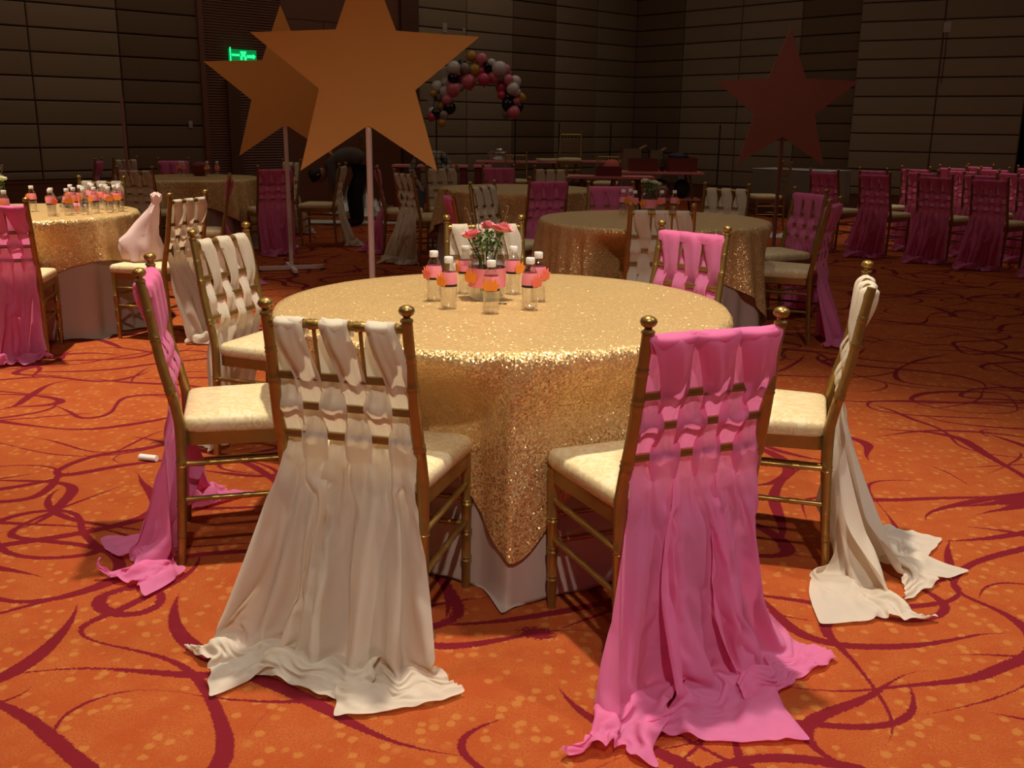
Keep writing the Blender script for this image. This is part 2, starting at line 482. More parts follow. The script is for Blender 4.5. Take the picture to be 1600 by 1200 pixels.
angL = math.atan2(DL.y, DL.x); angR = math.atan2(DR.y, DR.x); angF = math.atan2(DF.y, DF.x)
def board_strip(name, origin, ang, x0, x1, h, sgn):
    b = MB().box(x0, x1, 0 if sgn > 0 else -.065, .065 if sgn > 0 else 0, 0, h - .03).box(x0, x1, 0 if sgn > 0 else -.075, .075 if sgn > 0 else 0, h - .03, h)
    structure(obj(name, b.mesh(name, False), M['wood'], None, origin, ang))
board_strip('baseboard_left', Kc, angL, 0, 5.87, .24, 1)
board_strip('baseboard_left_far', Kc, angL, 9.89, LL, .57, 1)
board_strip('baseboard_right', Kc, angR, 0, 5.15, .24, -1)
board_strip('baseboard_right_angled', F0f, angF, 0, 2.70, .24, -1)
# wooden door bay in the left wall
ribs = structure(obj('trim_1', MB().box(8.53, 9.89, 0, .06, 0, CEIL).mesh('trim_1', False), M['wood_rib'], None, Kc, angL))
structure(obj('trim_2', MB().box(5.87, 6.24, 0, .09, 0, CEIL).mesh('trim_2', False), M['wood_dark'], None, Kc, angL))
structure(obj('trim_3', MB().box(6.24, 8.53, 0, .03, 2.95, CEIL).box(9.84, 9.92, 0, .10, 0, CEIL).mesh('trim_3', False), M['wood'], None, Kc, angL))
door = structure(empty('door_1', Kc, angL))
for a, c in ((6.26, 6.99), (7.0, 7.75), (7.76, 8.51)):
    leaf = obj('leaf', MB().box(a, c, .0, .045, .01, 2.94).mesh('leaf', False), M['wood'], door)
    leaf['kind'] = 'structure'
for x in (6.92, 7.08):
    h = MB().box(x - .03, x + .03, .045, .055, .9, 1.2).tube([(x, .055, .95), (x, .10, .95), (x, .10, 1.15), (x, .055, 1.15)], .012, 6)
    obj('pull_handle', h, M['gold_dark'], door)
structure(obj('trim_4', MB().box(9.33, 9.52, .06, .12, 0, 2.0).mesh('trim_4', False), M['wood_dark'], None, Kc, angL))

# exit sign and wall plates
ex = tag(empty('exit_sign', Kc + DL * 9.23 + Vector((0, 0, 2.345)), angL), 'glowing green exit sign box on the ribbed wood wall', 'sign')
obj('housing', MB().box(-.22, .22, .06, .11, -.085, .085).mesh('housing', False), M['exit_dim'], ex)
b = MB().box(.205, .222, .11, .118, -.10, .11)  # glare at the sign's end, modelled as a bright emissive bar
obj('edge_glare', b, M['exit_lit'], ex)
fig = MB().box(-.035, .035, .11, .116, -.015, .035).box(-.05, .05, .11, .116, .035, .06).box(-.05, -.015, .11, .116, -.065, -.015).box(.015, .05, .11, .116, -.065, -.015)
obj('running_figure', fig, M['exit_lit'], ex)
arrow = MB().box(-.17, -.06, .11, .116, -.03, .012).prism([(-.205, -.008), (-.165, .028), (-.165, -.045)], .11, .116)
obj('arrow', arrow, M['exit_lit'], ex)
b = MB().box(.06, .19, .11, .116, -.012, .018)
obj('lettering', b, M['exit_lit'], ex)
def plate(t, z, w, h, label, side='L'):
    o = Kc + (DL if side == 'L' else DR) * t
    if side == 'F': o = F0f + DF * t
    e = tag(empty('wall_plate', o + Vector((0, 0, z)), {'L': angL, 'R': angR, 'F': angF}[side]), label, 'wall plate')
    s = 1 if side == 'L' else -1
    b = MB().box(-w / 2, w / 2, *sorted((.052 * s, .062 * s)), -h / 2, h / 2)
    obj('plate', b, M['switch'], e)
    obj('rocker', MB().box(-w / 4, w / 4, *sorted((.062 * s, .068 * s)), -h / 4, h / 4), M['switch'], e)
    return e
plate(10.12, 1.33, .055, .10, 'small pale switch plate on the dark fabric panel beside the ribbed wood')
plate(5.27, 3.03, .10, .16, 'pale square wall plate high on the panels behind the orange stars')
plate(4.83, 3.01, .055, .09, 'small round-edged pale wall plate beside the square one')
e = plate(1.40, 3.04, .12, .17, 'pale sensor box on a cable high on the padded wall', 'F')
obj('cable', MB().tube([(0, -.06, -.08), (.01, -.06, -.4), (0, -.06, -.9)], .006, 5), M['black'], e)

# ------------------------------------------------------------------ chairs
ZR, Z1, Z2, Z3 = .872, .735, .655, .575
def yb(z): return -.185 - .085 * (z - .45) / .47
def bamboo(p0, p1, r, rings=(), n=8, k=1.22, r1=None, seg=None):
    """straight rod with bamboo-like ring pairs"""
    p0, p1 = Vector(p0), Vector(p1); L = (p1 - p0).length
    ts = {0., 1.}
    for q in rings:
        for dd in (-.012, -.006, 0, .006, .012): ts.add(min(1, max(0, q + dd / L)))
    ts = sorted(ts); pts = []; rad = []
    for t in ts:
        pts.append(p0.lerp(p1, t)); rr = r + ((r1 if r1 else r) - r) * t
        for q in rings:
            dd = abs(t - q) * L
            if .004 < dd < .008: rr = max(rr, rr * k)
        rad.append(rr)
    return MB().tube(pts, rad, n)
def chair_frame(lod):
    n = 12 if lod == 0 else 6
    P = []
    for s in (-1, 1):
        path = catmull([(s * .190, -.212, 0), (s * .189, -.196, .2), (s * .188, -.186, .42), (s * .187, -.192, .50), (s * .184, yb(.65) - .004, .65), (s * .181, yb(.8), .8), (s * .180, yb(.895), .895)], 40 if lod == 0 else 10)
        rad = []
        for p in path:
            r = .0165 - .003 * abs(p[2] - .45) / .45
            rad.append(r)
        if lod == 0:
            pts2 = []; r2 = []
            marks = [.10, .20, .33, .56, .72, .80]
            zz = sorted(set(list(path[:, 2]) + [m + d for m in marks for d in (-.011, -.006, 0, .006, .011)]))
            for z in zz:
                pts2.append((np.interp(z, path[:, 2], path[:, 0]), np.interp(z, path[:, 2], path[:, 1]), z))
                r = .0165 - .003 * abs(z - .45) / .45
                if any(.004 < abs(z - m) < .008 for m in marks): r *= 1.14
                r2.append(r)
            path, rad = pts2, r2
        P.append(('back_post', MB().tube(path, list(rad), n), 'gold', s))
        P.append(('finial', MB().lathe([(.010, 0), (.016, .003), (.016, .008), (.009, .013), (.009, .017), (.017, .022), (.020, .030), (.017, .038), (.008, .043), (.001, .044)], n, (s * .180, yb(.893), .888)), 'gold', s))
    for s in (-1, 1):
        P.append(('leg', bamboo((s * .193, .186, 0), (s * .196, .190, .425), .0125, (.22, .42, .64) if lod == 0 else (), n, r1=.0165), 'gold', 0))
        for z in (.33, .215):
            P.append(('stretcher', bamboo((s * .190, -.19, z), (s * .194, .187, z), .0085, (.25, .5, .75) if lod == 0 else (), n), 'gold', 0))
    for z in (.285, .205):
        P.append(('stretcher', bamboo((-.19, .187, z), (.19, .187, z), .0085, (.25, .5, .75) if lod == 0 else (), n), 'gold', 0))
    P.append(('stretcher', bamboo((-.19, -.195, .22), (.19, -.195, .22), .0085, (), n), 'gold', 0))
    P.append(('top_rail', bamboo((-.180, yb(ZR), ZR), (.180, yb(ZR), ZR), .0115, (.33, .66) if lod == 0 else (), n), 'gold', 0))
    for z in (Z1, Z2, Z3):
        y = yb(z)
        b = MB().box(-.183, .183, y - .006, y + .006, z - .009, z - .001).box(-.183, .183, y - .006, y + .006, z + .001, z + .009)
        P.append(('slat', b, 'gold', 0))
    for i in range(5):
        x = -.12 + .06 * i
        P.append(('spindle', MB().tube([(x, yb(ZR), ZR), (x, yb(Z1), Z1)], .0055, 6), 'gold', 0))
    # seat frame and cushion
    def outline(wf, wr, y0, y1, rr=.035, m=5):
        c = [(-wr, y0), (wr, y0), (wf, y1), (-wf, y1)]; pts = []
        for i, (x, y) in enumerate(c):
            px, py = c[i - 1]; nx, ny = c[(i + 1) % 4]
            a = Vector((px - x, py - y)).normalized() * rr; d = Vector((nx - x, ny - y)).normalized() * rr
            for k in range(m):
                t = k / (m - 1)
                pts.append((x + a.x * (1 - t) ** 2 + d.x * t * t, y + a.y * (1 - t) ** 2 + d.y * t * t))
        return pts
    o = outline(.205, .180, -.180, .205)
    P.append(('seat_frame', MB().rings([[(x, y, .385) for x, y in o], [(x, y, .425) for x, y in o]]), 'gold', 0))
    def ring(sc, z): return [(x * sc, .012 + (y - .012) * sc, z) for x, y in outline(.212, .186, -.176, .214)]
    P.append(('cushion', MB().rings([ring(.97, .4255), ring(1.0, .434), ring(1.012, .450), ring(1.0, .466), ring(.96, .474), ring(.8, .481), ring(.5, .485), ring(.1, .486)]), 'damask', 0))
    return [(nm, mb.mesh(nm, True, 50), mt, s) for nm, mb, mt, s in P]
FRAME = {0: chair_frame(0), 1: chair_frame(1)}

# woven part of a drape: three strips folded over the top rail, two strands each, woven through the slats
def woven(j, wide, seed, ns=44, nw=11):
    rng = random.Random(seed * 31 + j); b = MB()
    c = (-.118, 0., .118)[j]; k = 1.08 if not wide else 1.25
    m01 = (ZR + Z1) / 2; m12 = (Z1 + Z2) / 2; m23 = (Z2 + Z3) / 2
    hr = .036 if not wide else .061
    for side in (0, 1):
        X = c + (-.029 if side == 0 else .029)
        jx = rng.uniform(-.006, .006)
        o = .0088
        # x, y offset from the slat plane, z, half width
        if side == 1:
            keys = [(c + .004, .014, ZR - .03, hr * .9), (c + .003, .016, ZR + .003, hr), (c, 0, ZR + .0165, hr), (c, -.016, ZR + .001, hr), (c + .010 + jx, -.019, m01 + .02, .038 * k),
                    (X, -o, Z1 + .004, .033 * k), (X, -.004, m12 + .008, .030 * k), (X, o, Z2, .027 * k), (X, .003, m23, .028 * k), (X, -o, Z3, .034 * k)]
        else:
            keys = [(c - .004, -.014, ZR - .03, hr * .8), (c - .003, -.0175, ZR + .003, hr), (c, 0, ZR + .015, hr), (c - .002, .016, ZR + .001, hr), (c - .016 + jx, .015, m01 + .02, .038 * k),
                    (X, o, Z1, .028 * k), (X, .002, m12 + .004, .029 * k), (X, -o - .002, Z2 + .002, .036 * k), (X, -.004, m23 + .006, .031 * k), (X, o, Z3, .026 * k), (X, -.002, Z3 - .035, .030 * k)]
        keys.append((X, -.018, Z3 - .062, .0345))
        Q = catmull(keys, ns)
        p1, p2, p3 = rng.uniform(0, 6), rng.uniform(0, 6), rng.uniform(-1, 1)
        v = []
        for i, (x, yo, z, hw) in enumerate(Q):
            q = i / (ns - 1)
            damp = min(1, (1 - q) / .12) * (.35 if q < .16 else 1.)
            for a in np.linspace(-1, 1, nw):
                puff = 1 + .7 * (1 - a * a) * min(1, max(0, (abs(yo) - .002) / .008)) * min(1, (1 - q) / .15)
                wr = damp * (.0034 * math.sin(a * 5 + p1 + 2.5 * math.sin(q * 5 + p2)) + .0018 * math.sin(a * 11 + p2 + p3 * q * 6))
                v.append((x + a * hw, yb(z) + yo * puff + wr, z + .003 * math.sin(a * 3 + p1) * (q > .2) * damp))
        b.add(v, [(i * nw + t, i * nw + t + 1, (i + 1) * nw + t + 1, (i + 1) * nw + t) for i in range(ns - 1) for t in range(nw - 1)])
    return b

# hanging tails: relaxed as cloth
def cloth_setup(name, strips, nu, nv, seed, width):
    rng = np.random.RandomState(seed)
    V = []; R = []; F = []; pin = []; off = 0
    for k, (x0, hx, hy, hw, L, rot) in enumerate(strips):
        u = np.linspace(-1, 1, nu)[None, :]; v = np.linspace(0, 1, nv)[:, None]
        zt = Z3 - .062; yt = yb(Z3 - .062) - .018
        s = v * L; drop = .57
        lx, ly = x0 + (hx - x0) * .42, yt + (hy - yt) * .45
        hang = np.clip(s / drop, 0, 1); out = np.clip((s - drop) / (L - drop), 0, 1)
        cx = x0 + (lx - x0) * hang + (hx - lx) * out; cy = yt + (ly - yt) * hang ** 1.3 + (hy - ly) * out
        cz = zt * (1 - hang) + .012 * hang + .04 * np.sin(out * PI) + .004 * k * out
        w = .0635 + (hw - .0635) * np.clip(v * 1.25, 0, 1) ** .8
        dx, dy = hx - lx, hy - ly; nn = math.hypot(dx, dy); px, py = -dy / nn, dx / nn
        if px * math.cos(math.radians(rot)) + py * math.sin(math.radians(rot)) < 0: px, py = -px, -py
        r_ = math.radians(rot) * np.clip(hang * 1.3, 0, 1); lxv = (1 - out) * np.cos(r_) + out * px; lyv = (1 - out) * np.sin(r_) + out * py
        ph = rng.rand() * 6
        pl = np.sin(u * PI * 2.4 + ph + .7 * np.sin(2.2 * v + ph))
        amp = .036 * hang * (1 - out * .6)
        X = cx + u * w * lxv + pl * amp * (1 - out) * np.sin(r_); Y = cy + u * w * lyv - pl * amp * (1 - out) * np.cos(r_); Z = cz + np.abs(pl) * amp * .8 * out + rng.rand(nv, nu) * .002
        P3 = np.stack(np.broadcast_arrays(X, Y, Z), -1).copy()
        h = nu // 2; lin = np.linspace(-1, 1, h) * .0345
        top = np.zeros((nu, 3)); top[:h, 0] = x0 - .029 + lin; top[h:, 0] = x0 + .029 + lin; top[:, 1] = yt; top[:, 2] = zt
        bl = np.clip(np.arange(nv) / 6., 0, 1)[:, None, None]
        P3[:, :, 0] = P3[:, :, 0] * bl[:, :, 0] + (top[None, :, 0] + (cx - x0)) * (1 - bl[:, :, 0])
        P3[0] = top
        V.append(P3.reshape(-1, 3))
        R.append(np.stack(np.broadcast_arrays(u * width / 2 * (1 + .25 * v) + k * 1.0, 0 * u * v, -s + 0 * u), -1).reshape(-1, 3))
        F += [(off + j * nu + i, off + j * nu + i + 1, off + (j + 1) * nu + i + 1, off + (j + 1) * nu + i) for j in range(nv - 1) for i in range(nu - 1)]
        pin += [off + i for i in range(nu)]
        off += nu * nv
    me = bpy.data.meshes.new('sim_' + name); me.from_pydata(np.concatenate(V).tolist(), [], F)
    o = bpy.data.objects.new('sim_' + name, me); COL.objects.link(o)
    o.shape_key_add(name='Basis'); kb = o.shape_key_add(name='rest'); kb.data.foreach_set('co', np.concatenate(R).ravel()); kb.value = 0
    o.vertex_groups.new(name='pin').add(pin, 1, 'REPLACE')
    m = o.modifiers.new('c', 'CLOTH'); st = m.settings
    st.vertex_group_mass = 'pin'; st.rest_shape_key = kb; st.quality = 4; st.mass = .12
    st.tension_stiffness = 8; st.compression_stiffness = 8; st.shear_stiffness = 3; st.bending_stiffness = .35
    st.tension_damping = 8; st.compression_damping = 8; st.air_damping = 2
    c = m.collision_settings; c.collision_quality = 2; c.distance_min = .006; c.use_self_collision = True; c.self_distance_min = .005; c.friction = 40; c.self_friction = 10
    m.point_cache.frame_start = 1; m.point_cache.frame_end = 60
    return o
TAILS = {
    'A': ([(-.118, -.38, -.33, .19, .97, -12), (0, -.06, -.44, .17, .92, 0), (.118, .21, -.50, .16, 1.00, 10)], 22, 54, 1, .40),
    'B': ([(-.118, -.50, -.27, .20, 1.04, -14), (0, -.24, -.49, .21, 1.06, 0), (.118, .13, -.47, .20, 1.06, 8)], 22, 54, 2, .46),
    'C': ([(-.118, -.42, -.14, .17, .98, 12), (0, .10, -.44, .19, 1.00, -32), (.118, .36, -.46, .19, 1.06, -46)], 22, 50, 3, .44),
    'D': ([(-.118, -.52, -.40, .21, 1.04, 56), (0, -.24, -.54, .20, 1.02, 34), (.118, .02, -.54, .16, 1.0, 8)], 22, 50, 4, .50),
    'S': ([(-.118, -.26, -.33, .15, .84, -8), (0, -.02, -.38, .14, .82, 0), (.118, .22, -.35, .15, .84, 8)], 14, 34, 5, .36),
}
SIM = {}
def run_sims():
    fm = bpy.data.meshes.new('sim_floor'); fm.from_pydata([(-2, -2, 0), (2, -2, 0), (2, 2, 0), (-2, 2, 0)], [], [(0, 1, 2, 3)])
    fl = bpy.data.objects.new('sim_floor', fm); COL.objects.link(fl)
    fl.modifiers.new('c', 'COLLISION'); fl.collision.cloth_friction = 60; fl.collision.thickness_outer = .005
    obs = {k: cloth_setup(k, *v) for k, v in TAILS.items()}
    SC.frame_start = 1; SC.frame_end = 60
    for f in range(1, 42): SC.frame_set(f)
    dg = bpy.context.evaluated_depsgraph_get()
    for k, o in obs.items():
        me = o.evaluated_get(dg).to_mesh(); co = np.zeros(len(me.vertices) * 3); me.vertices.foreach_get('co', co)
        co = co.reshape(-1, 3)                       # keep the cloth behind the back legs
        lim = -.234 + 1.6 * np.maximum(0, np.abs(np.abs(co[:, 0]) - .19) - .032)
        w_ = np.clip((.50 - co[:, 2]) / .06, 0, 1)
        co[:, 1] += w_ * (np.minimum(co[:, 1], lim) - co[:, 1])
        SIM[k] = co.reshape(3, TAILS[k][2], TAILS[k][1], 3)
    for o in list(obs.values()) + [fl]:
        m = o.data; bpy.data.objects.remove(o); bpy.data.meshes.remove(m)
    SC.frame_set(1)
import time as _t
_t0 = _t.time()
run_sims()
print('SIM TIME', _t.time() - _t0)
DR_CACHE = {}
def drape_meshes(shape, wide, seed):
    key = (shape, wide, seed)
    if key not in DR_CACHE:
        L = []
        hero = shape != 'S'
        for j in range(3):
            ns = 44 if hero else 26; nw = 11 if hero else 7
            b = woven(j, wide, seed, ns, nw)
            co = SIM[shape][j]; nv, nu = co.shape[:2]
            off = len(b.v)
            idx = [(ns - 1) * nw + i for i in range(nw)] + [ns * nw + (ns - 1) * nw + i for i in range(nw)]
            for r in range(1, nv): idx += [off + (r - 1) * nu + i for i in range(nu)]
            b.v += [tuple(p) for p in co[1:].reshape(-1, 3).tolist()]
            b.f += [tuple(idx[q] for q in (r * nu + i, r * nu + i + 1, (r + 1) * nu + i + 1, (r + 1) * nu + i)) for r in range(nv - 1) for i in range(nu - 1)]
            L.append(b.mesh('drape_strip'))
        DR_CACHE[key] = L
    return DR_CACHE[key]
DMESH = {}
def chair(x, y, yaw, color, label, shape='S', lod=1, seed=0, z=0., group=None, broken=0, name='chiavari_chair'):
    e = empty(name, (x, y, z), math.radians(yaw)); tag(e, label, 'chair', group)
    posts = {}
    for nm, me, mt, s in FRAME[lod]:
        if nm == 'finial':
            if broken == s: continue
            obj(nm, me, M['gold_paint'], posts[s])
            continue
        o = obj(nm, me, M['gold_paint'] if mt == 'gold' else M['damask'], e)
        if nm == 'back_post': posts[s] = o
    if color:
        wide = color == 'pink'
        for j, me in enumerate(drape_meshes(shape, wide, seed)):
            k = (me.name, color)
            if k not in DMESH:
                m2 = me.copy(); m2.materials.clear(); m2.materials.append(M[color]); DMESH[k] = m2
            o = obj('drape_strip', DMESH[k], M[color], e)
            if lod == 0:
                sm = o.modifiers.new('sub', 'SUBSURF'); sm.levels = 1; sm.render_levels = 1
    return e

# main table
chair(-.362, 2.568, -13.4, 'ivory', 'gold chair with ivory strips, its hem fanned on the carpet beside the pink puddle', 'A', 0, 1)
chair(.371, 2.482, 22.2, 'pink', 'gold chair with bright pink drape pooled in a wide puddle on the carpet', 'B', 0, 2)
chair(-.873, 3.074, -74.9, 'pink', 'gold chair side-on with pink drape trailing, seat tucked behind the ivory-draped chair', 'C', 0, 3)
chair(.845, 3.10, 73.2, 'ivory', 'gold chair side-on with a missing finial and white drape swept out on the carpet', 'D', 0, 4, broken=-1)
chair(-.966, 4.006, -110, 'ivory', 'gold chair facing the main table with cream woven back lit from above', 'S', 0, 5)
chair(-.101, 4.50, 189, 'ivory', 'gold chair with loose cream drape right behind the carnation jar', 'S', 0, 6)
chair(.62, 4.284, 134, 'pink', 'gold chair with pink woven back tucked at the far rim of the main table', 'S', 0, 7)
# left table
chair(-2.95, 5.75, 14, 'pink', 'gold chair with bright pink drape standing at the bottle table', 'S', 0, 8)
chair(-2.28, 6.30, 72, 'ivory', 'gold chair with white drape and a plastic bag on its seat', 'S', 0, 9)
chair(-3.30, 7.75, 180, 'ivory', 'gold chair with ivory strips peeking over the crowded bottles', 'S', 1, 1)
chair(-2.66, 8.40, 105, 'pink', 'gold chair seen edge-on with a thin pink drape behind the bag chair', 'S', 1, 2)
# right middle table
chair(.86, 5.95, -3, 'ivory', 'gold chair with dusky beige strips tucked at the near rim of the middle table', 'S', 1, 3)
chair(1.80, 6.45, 62, 'pink', 'gold chair side-on with long dim pink drape at the middle table', 'S', 1, 4)
chair(1.95, 7.32, 112, 'pink', 'gold chair with dim pink drape half hidden behind another at the middle table', 'S', 1, 5)
chair(1.56, 7.75, 150, 'ivory', 'gold chair with three grey-white strips at the far rim of the middle table', 'S', 1, 6)
chair(.80, 7.80, 185, 'pink', 'gold chair with dark pink strips behind the small bottles on the middle table', 'S', 1, 7)
chair(-.17, 6.70, -78, 'pink', 'gold chair with small pink drape seen just above the cream chair behind the carnations', 'S', 1, 8)
chair(-.02, 7.75, -120, 'ivory', 'gold chair with dim beige strips between two pink chairs', 'S', 1, 9)
# dark far table
chair(-.88, 10.04, -54, 'ivory', 'gold chair with long beige drape in front of the person in plaid', 'S', 1, 10)
chair(-1.20, 10.74, -84, 'pink', 'gold chair with purple-pink drape trailing over the carpet beside the beige one', 'S', 1, 11)
chair(.20, 8.95, 22, 'pink', 'gold chair with deep pink woven back before the dark far table', 'S', 1, 12)
chair(.36, 11.05, 170, 'ivory', 'gold chair with grey strips at the far rim of the dark table', 'S', 1, 13)
chair(-.16, 11.3, 185, 'pink', 'gold chair with dull mauve drape facing us across the dark table', 'S', 1, 14)
chair(-.70, 10.95, 205, 'ivory', 'gold chair with dim brown-grey strips in front of the pink runner table', 'S', 1, 15)
# far left table
chair(-4.20, 12.35, 195, 'pink', 'gold chair with dark pink drape behind the four far bottles', 'S', 1, 16)
chair(-3.72, 10.15, -4, 'ivory', 'gold chair with dusky strips before the far left table', 'S', 1, 17)
chair(-2.62, 10.72, 28, 'pink', 'gold chair with full pink drape beside the thin white star pole', 'S', 1, 18)
chair(-2.95, 12.35, 140, 'ivory', 'gold chair with pale strip peeking behind the white star pole', 'S', 1, 19)
chair(-2.22, 11.45, 88, 'ivory', 'gold chair side-on with white drape in front of the bending person', 'S', 1, 20)
chair(-5.30, 12.15, 100, 'pink', 'gold chair with dark red drape standing alone by the padded wall', 'S', 1, 21)
chair(-5.18, 12.95, 60, 'ivory', 'gold chair with two olive-grey strips standing by the padded wall', 'S', 1, 22)
# rows of pink chairs on the right
fa = math.radians(-50); fd = Vector((-math.sin(fa), math.cos(fa), 0)); rd = Vector((fd.y, -fd.x, 0))
rng = random.Random(4)
for r in range(5):
    for c in range(-1, 5):
        if r == 0 and c < -1: continue
        p = Vector((4.12, 11.05, 0)) + rd * (.63 * c) + fd * (.95 * r)
        if p.x > 8.6: continue
        chair(p.x + rng.uniform(-.04, .04), p.y + rng.uniform(-.04, .04), -50 + rng.uniform(-4, 4), 'pink',
              'gold chair with pink drape in the outermost row of the pink block' if r == 0 else 'gold chair with pink drape behind the outermost row of the pink block', 'S', 1, 16 + (r * 3 + c) % 4, group='outermost row of pink chairs' if r == 0 else 'inner rows of pink chairs')
# bare chairs
chair(3.50, 13.9, 95, None, 'bare gold chair with cream seat facing the pink star', lod=1)
chair(.02, 17.3, 178, None, 'bare gold chair with spindled back before the long pink runner table', lod=1)
chair(1.56, 17.0, 170, None, 'bare gold chair standing near the wall corner', lod=1)
chair(.96, 17.55, 175, None, 'bare gold chair raised on a low riser, its back above the tables', lod=1, z=.36)
rz_ = obj('low_riser', MB().box(-.28, .28, -.28, .28, 0, .36).box(-.30, .30, -.30, .30, .33, .36), M['table_wood'], None, (.96, 17.55, 0), .1)
tag(rz_, 'low dark wooden riser under the raised bare chair', 'riser')

# ------------------------------------------------------------------ round tables and cloths
RT, ZT = .752, .752
def push_r(r, th, z, pushes):
    """cloth radius held back by the seats and legs of chairs tucked under the table"""
    d = 0.
    for pa, rc in pushes:
        da = (th - pa + PI) % (2 * PI) - PI
        if abs(da) < .60:
            lim = rc / max(.5, math.cos(da)) - .016
            k = 1. if abs(da) < .40 else .5 * (1 + math.cos(PI * (abs(da) - .40) / .20))
            d = max(d, k * max(0., r - lim))
    t = min(1, max(0, (ZT - .015 - z) / .20)); t = t * t * (3 - 2 * t)
    return r - d * t
def folds(th, seed):
    rng = random.Random(seed); s = 0.
    for n in (5, 8, 11, 15, 19, 26): s += math.cos(n * th + rng.uniform(0, 6.28)) * rng.uniform(.5, 1.) / (n ** .35)
    return s / 2.0
def round_table(x, y, rot, label, pushes=(), seed=0, res=240, gold_label='', skirt_label='', half=1.02, mat='sequin'):
    t = tag(empty('banquet_table', (x, y, 0)), label, 'table')
    obj('tabletop', MB().lathe([(RT - .02, ZT - .030), (RT - .004, ZT - .026), (RT - .004, ZT - .006), (RT - .02, ZT - .003)], 64), M['table_wood'], t)
    for k in range(4):
        a = PI / 4 + k * PI / 2
        obj('leg', MB().tube([(.30 * math.cos(a), .30 * math.sin(a), ZT - .03), (.42 * math.cos(a), .42 * math.sin(a), 0)], .014, 8), M['black'], t)
    def drop_at(th):
        ph = th - rot
        return half / (abs(math.cos(ph)) ** 12 + abs(math.sin(ph)) ** 12) ** (1 / 12) - RT
    def r_over(th, d, f):
        ph = th - rot
        edge = .010 * math.sin(min(1, d / .02) * PI / 2)
        cd = ((ph + PI / 4) % (PI / 2)) - PI / 4          # 0 at edge middles, +-pi/4 at corners
        cone = max(0, abs(cd) / (PI / 4) - .35) / .65
        r = RT + edge + (.15 * (max(0, d) / .5) ** .85) * (f * (.62 + .3 * cone) + .20 + (.10 + .16 * cone) * math.cos(37 * th + 2 * math.sin(5 * th)) + .10 * cone) + .01 * d
        r = max(r, RT + edge * .9 - .35 * max(0, d - .06))
        return push_r(r, th, ZT - d, pushes)
    # white skirt to the floor
    b = MB(); rows = []
    lv = [0, .02, .06, .10, .15, .2, .26, .32, .4, .5, .6, .68, .735, .77, .80]
    for d in lv:
        row = []
        for i in range(res):
            th = 2 * PI * i / res
            z = max(ZT - .001 - d, .006 + .004 * math.sin(th * 23)); f = folds(th, seed + 50)
            r = RT + .004 + (.006 + .12 * (d / .75) ** 1.1) * (f * .6 + .10 + .16 * math.cos(29 * th + 2.5 * math.sin(4 * th + seed)))
            if d > .75: r += (d - .75) * (1.0 + .8 * math.sin(th * 9 + seed))
            r = max(r, RT + .002) if d < .05 else r
            r = push_r(r, th, z, [(a, c - .012) for a, c in pushes])
            if d < drop_at(th) + .04: r = min(r, r_over(th, d, folds(th, seed)) - (.004 if d < .03 else .016))
            row.append((r * math.cos(th), r * math.sin(th), z))
        rows.append(row)
    inner = [[(q[0] * k, q[1] * k, ZT + .0005) for q in [(RT * math.cos(2 * PI * i / res), RT * math.sin(2 * PI * i / res)) for i in range(res)]] for k in (.05, .6, .98)]
    b.rings(inner + rows, True); b.f = [f for f in b.f if len(f) < 50]
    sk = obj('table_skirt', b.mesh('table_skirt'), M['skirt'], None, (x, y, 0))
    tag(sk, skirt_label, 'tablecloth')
    # square gold overlay
    b = MB(); rows = []
    for k in (.02, .3, .6, .85, .97):
        rows.append([(RT * k * math.cos(2 * PI * i / res), RT * k * math.sin(2 * PI * i / res), ZT + .006 + .0015 * math.sin(5 * k + 3 * 2 * PI * i / res)) for i in range(res)])
    nl = 24
    for l in range(nl + 1):
        v = l / nl; row = []
        for i in range(res):
            th = 2 * PI * i / res
            d = drop_at(th) * v; f = folds(th, seed)
            r = r_over(th, d, f); z = ZT + .006 - d + .012 * f * v
            row.append((r * math.cos(th), r * math.sin(th), z))
        rows.append(row)
    b.rings(rows, True); b.f = [f for f in b.f if len(f) < 50]
    ov = obj('sequin_overlay', b.mesh('sequin_overlay'), M[mat], None, (x, y, 0))
    tag(ov, gold_label, 'tablecloth')
T1 = (-.036, 3.291)
def pushes_for(t, chairs):
    L = []
    for cx, cy, yaw in chairs:
        a = math.radians(yaw); fx, fy = cx - math.sin(a) * .222, cy + math.cos(a) * .222
        dx, dy = fx - t[0], fy - t[1]
        L.append((math.atan2(dy, dx), math.hypot(dx, dy)))
    return L
round_table(*T1, math.radians(-86 + 45), 'round banquet table under the brightly lit gold cloth with carnations',
            pushes_for(T1, [(-.362, 2.568, -13.4), (.371, 2.482, 22.2), (-.873, 3.074, -74.9), (.845, 3.10, 73.2)]), 3, 420,
            'gold sequin square cloth on the main table, a corner hanging between ivory and pink chairs', 'white floor-length cloth under the gold cloth of the main table')
round_table(-3.30, 6.60, math.radians(-30), 'round banquet table crowded with water bottles and a vase', pushes_for((-3.30, 6.60), [(-2.95, 5.75, 14), (-2.28, 6.30, 72)]), 7, 300,
            'brightly lit gold sequin cloth under the crowd of bottles', 'white floor-length cloth under the bottle table cloth')
round_table(.93, 6.60, math.radians(10), 'round banquet table in half shade behind the main table', pushes_for((.93, 6.60), [(.86, 5.95, -3), (1.80, 6.45, 62)]), 11, 240,
            'dim gold sequin cloth on the middle table with white roses', 'white floor-length cloth under the middle table cloth')
round_table(.03, 9.88, math.radians(40), 'round banquet table in the dark before the pink runner tables', pushes_for((.03, 9.88), [(-.88, 10.04, -54), (.20, 8.95, 22)]), 13, 160,
            'dark bronze-looking sequin cloth on the unlit far table', 'dim floor-length cloth under the unlit far table cloth')
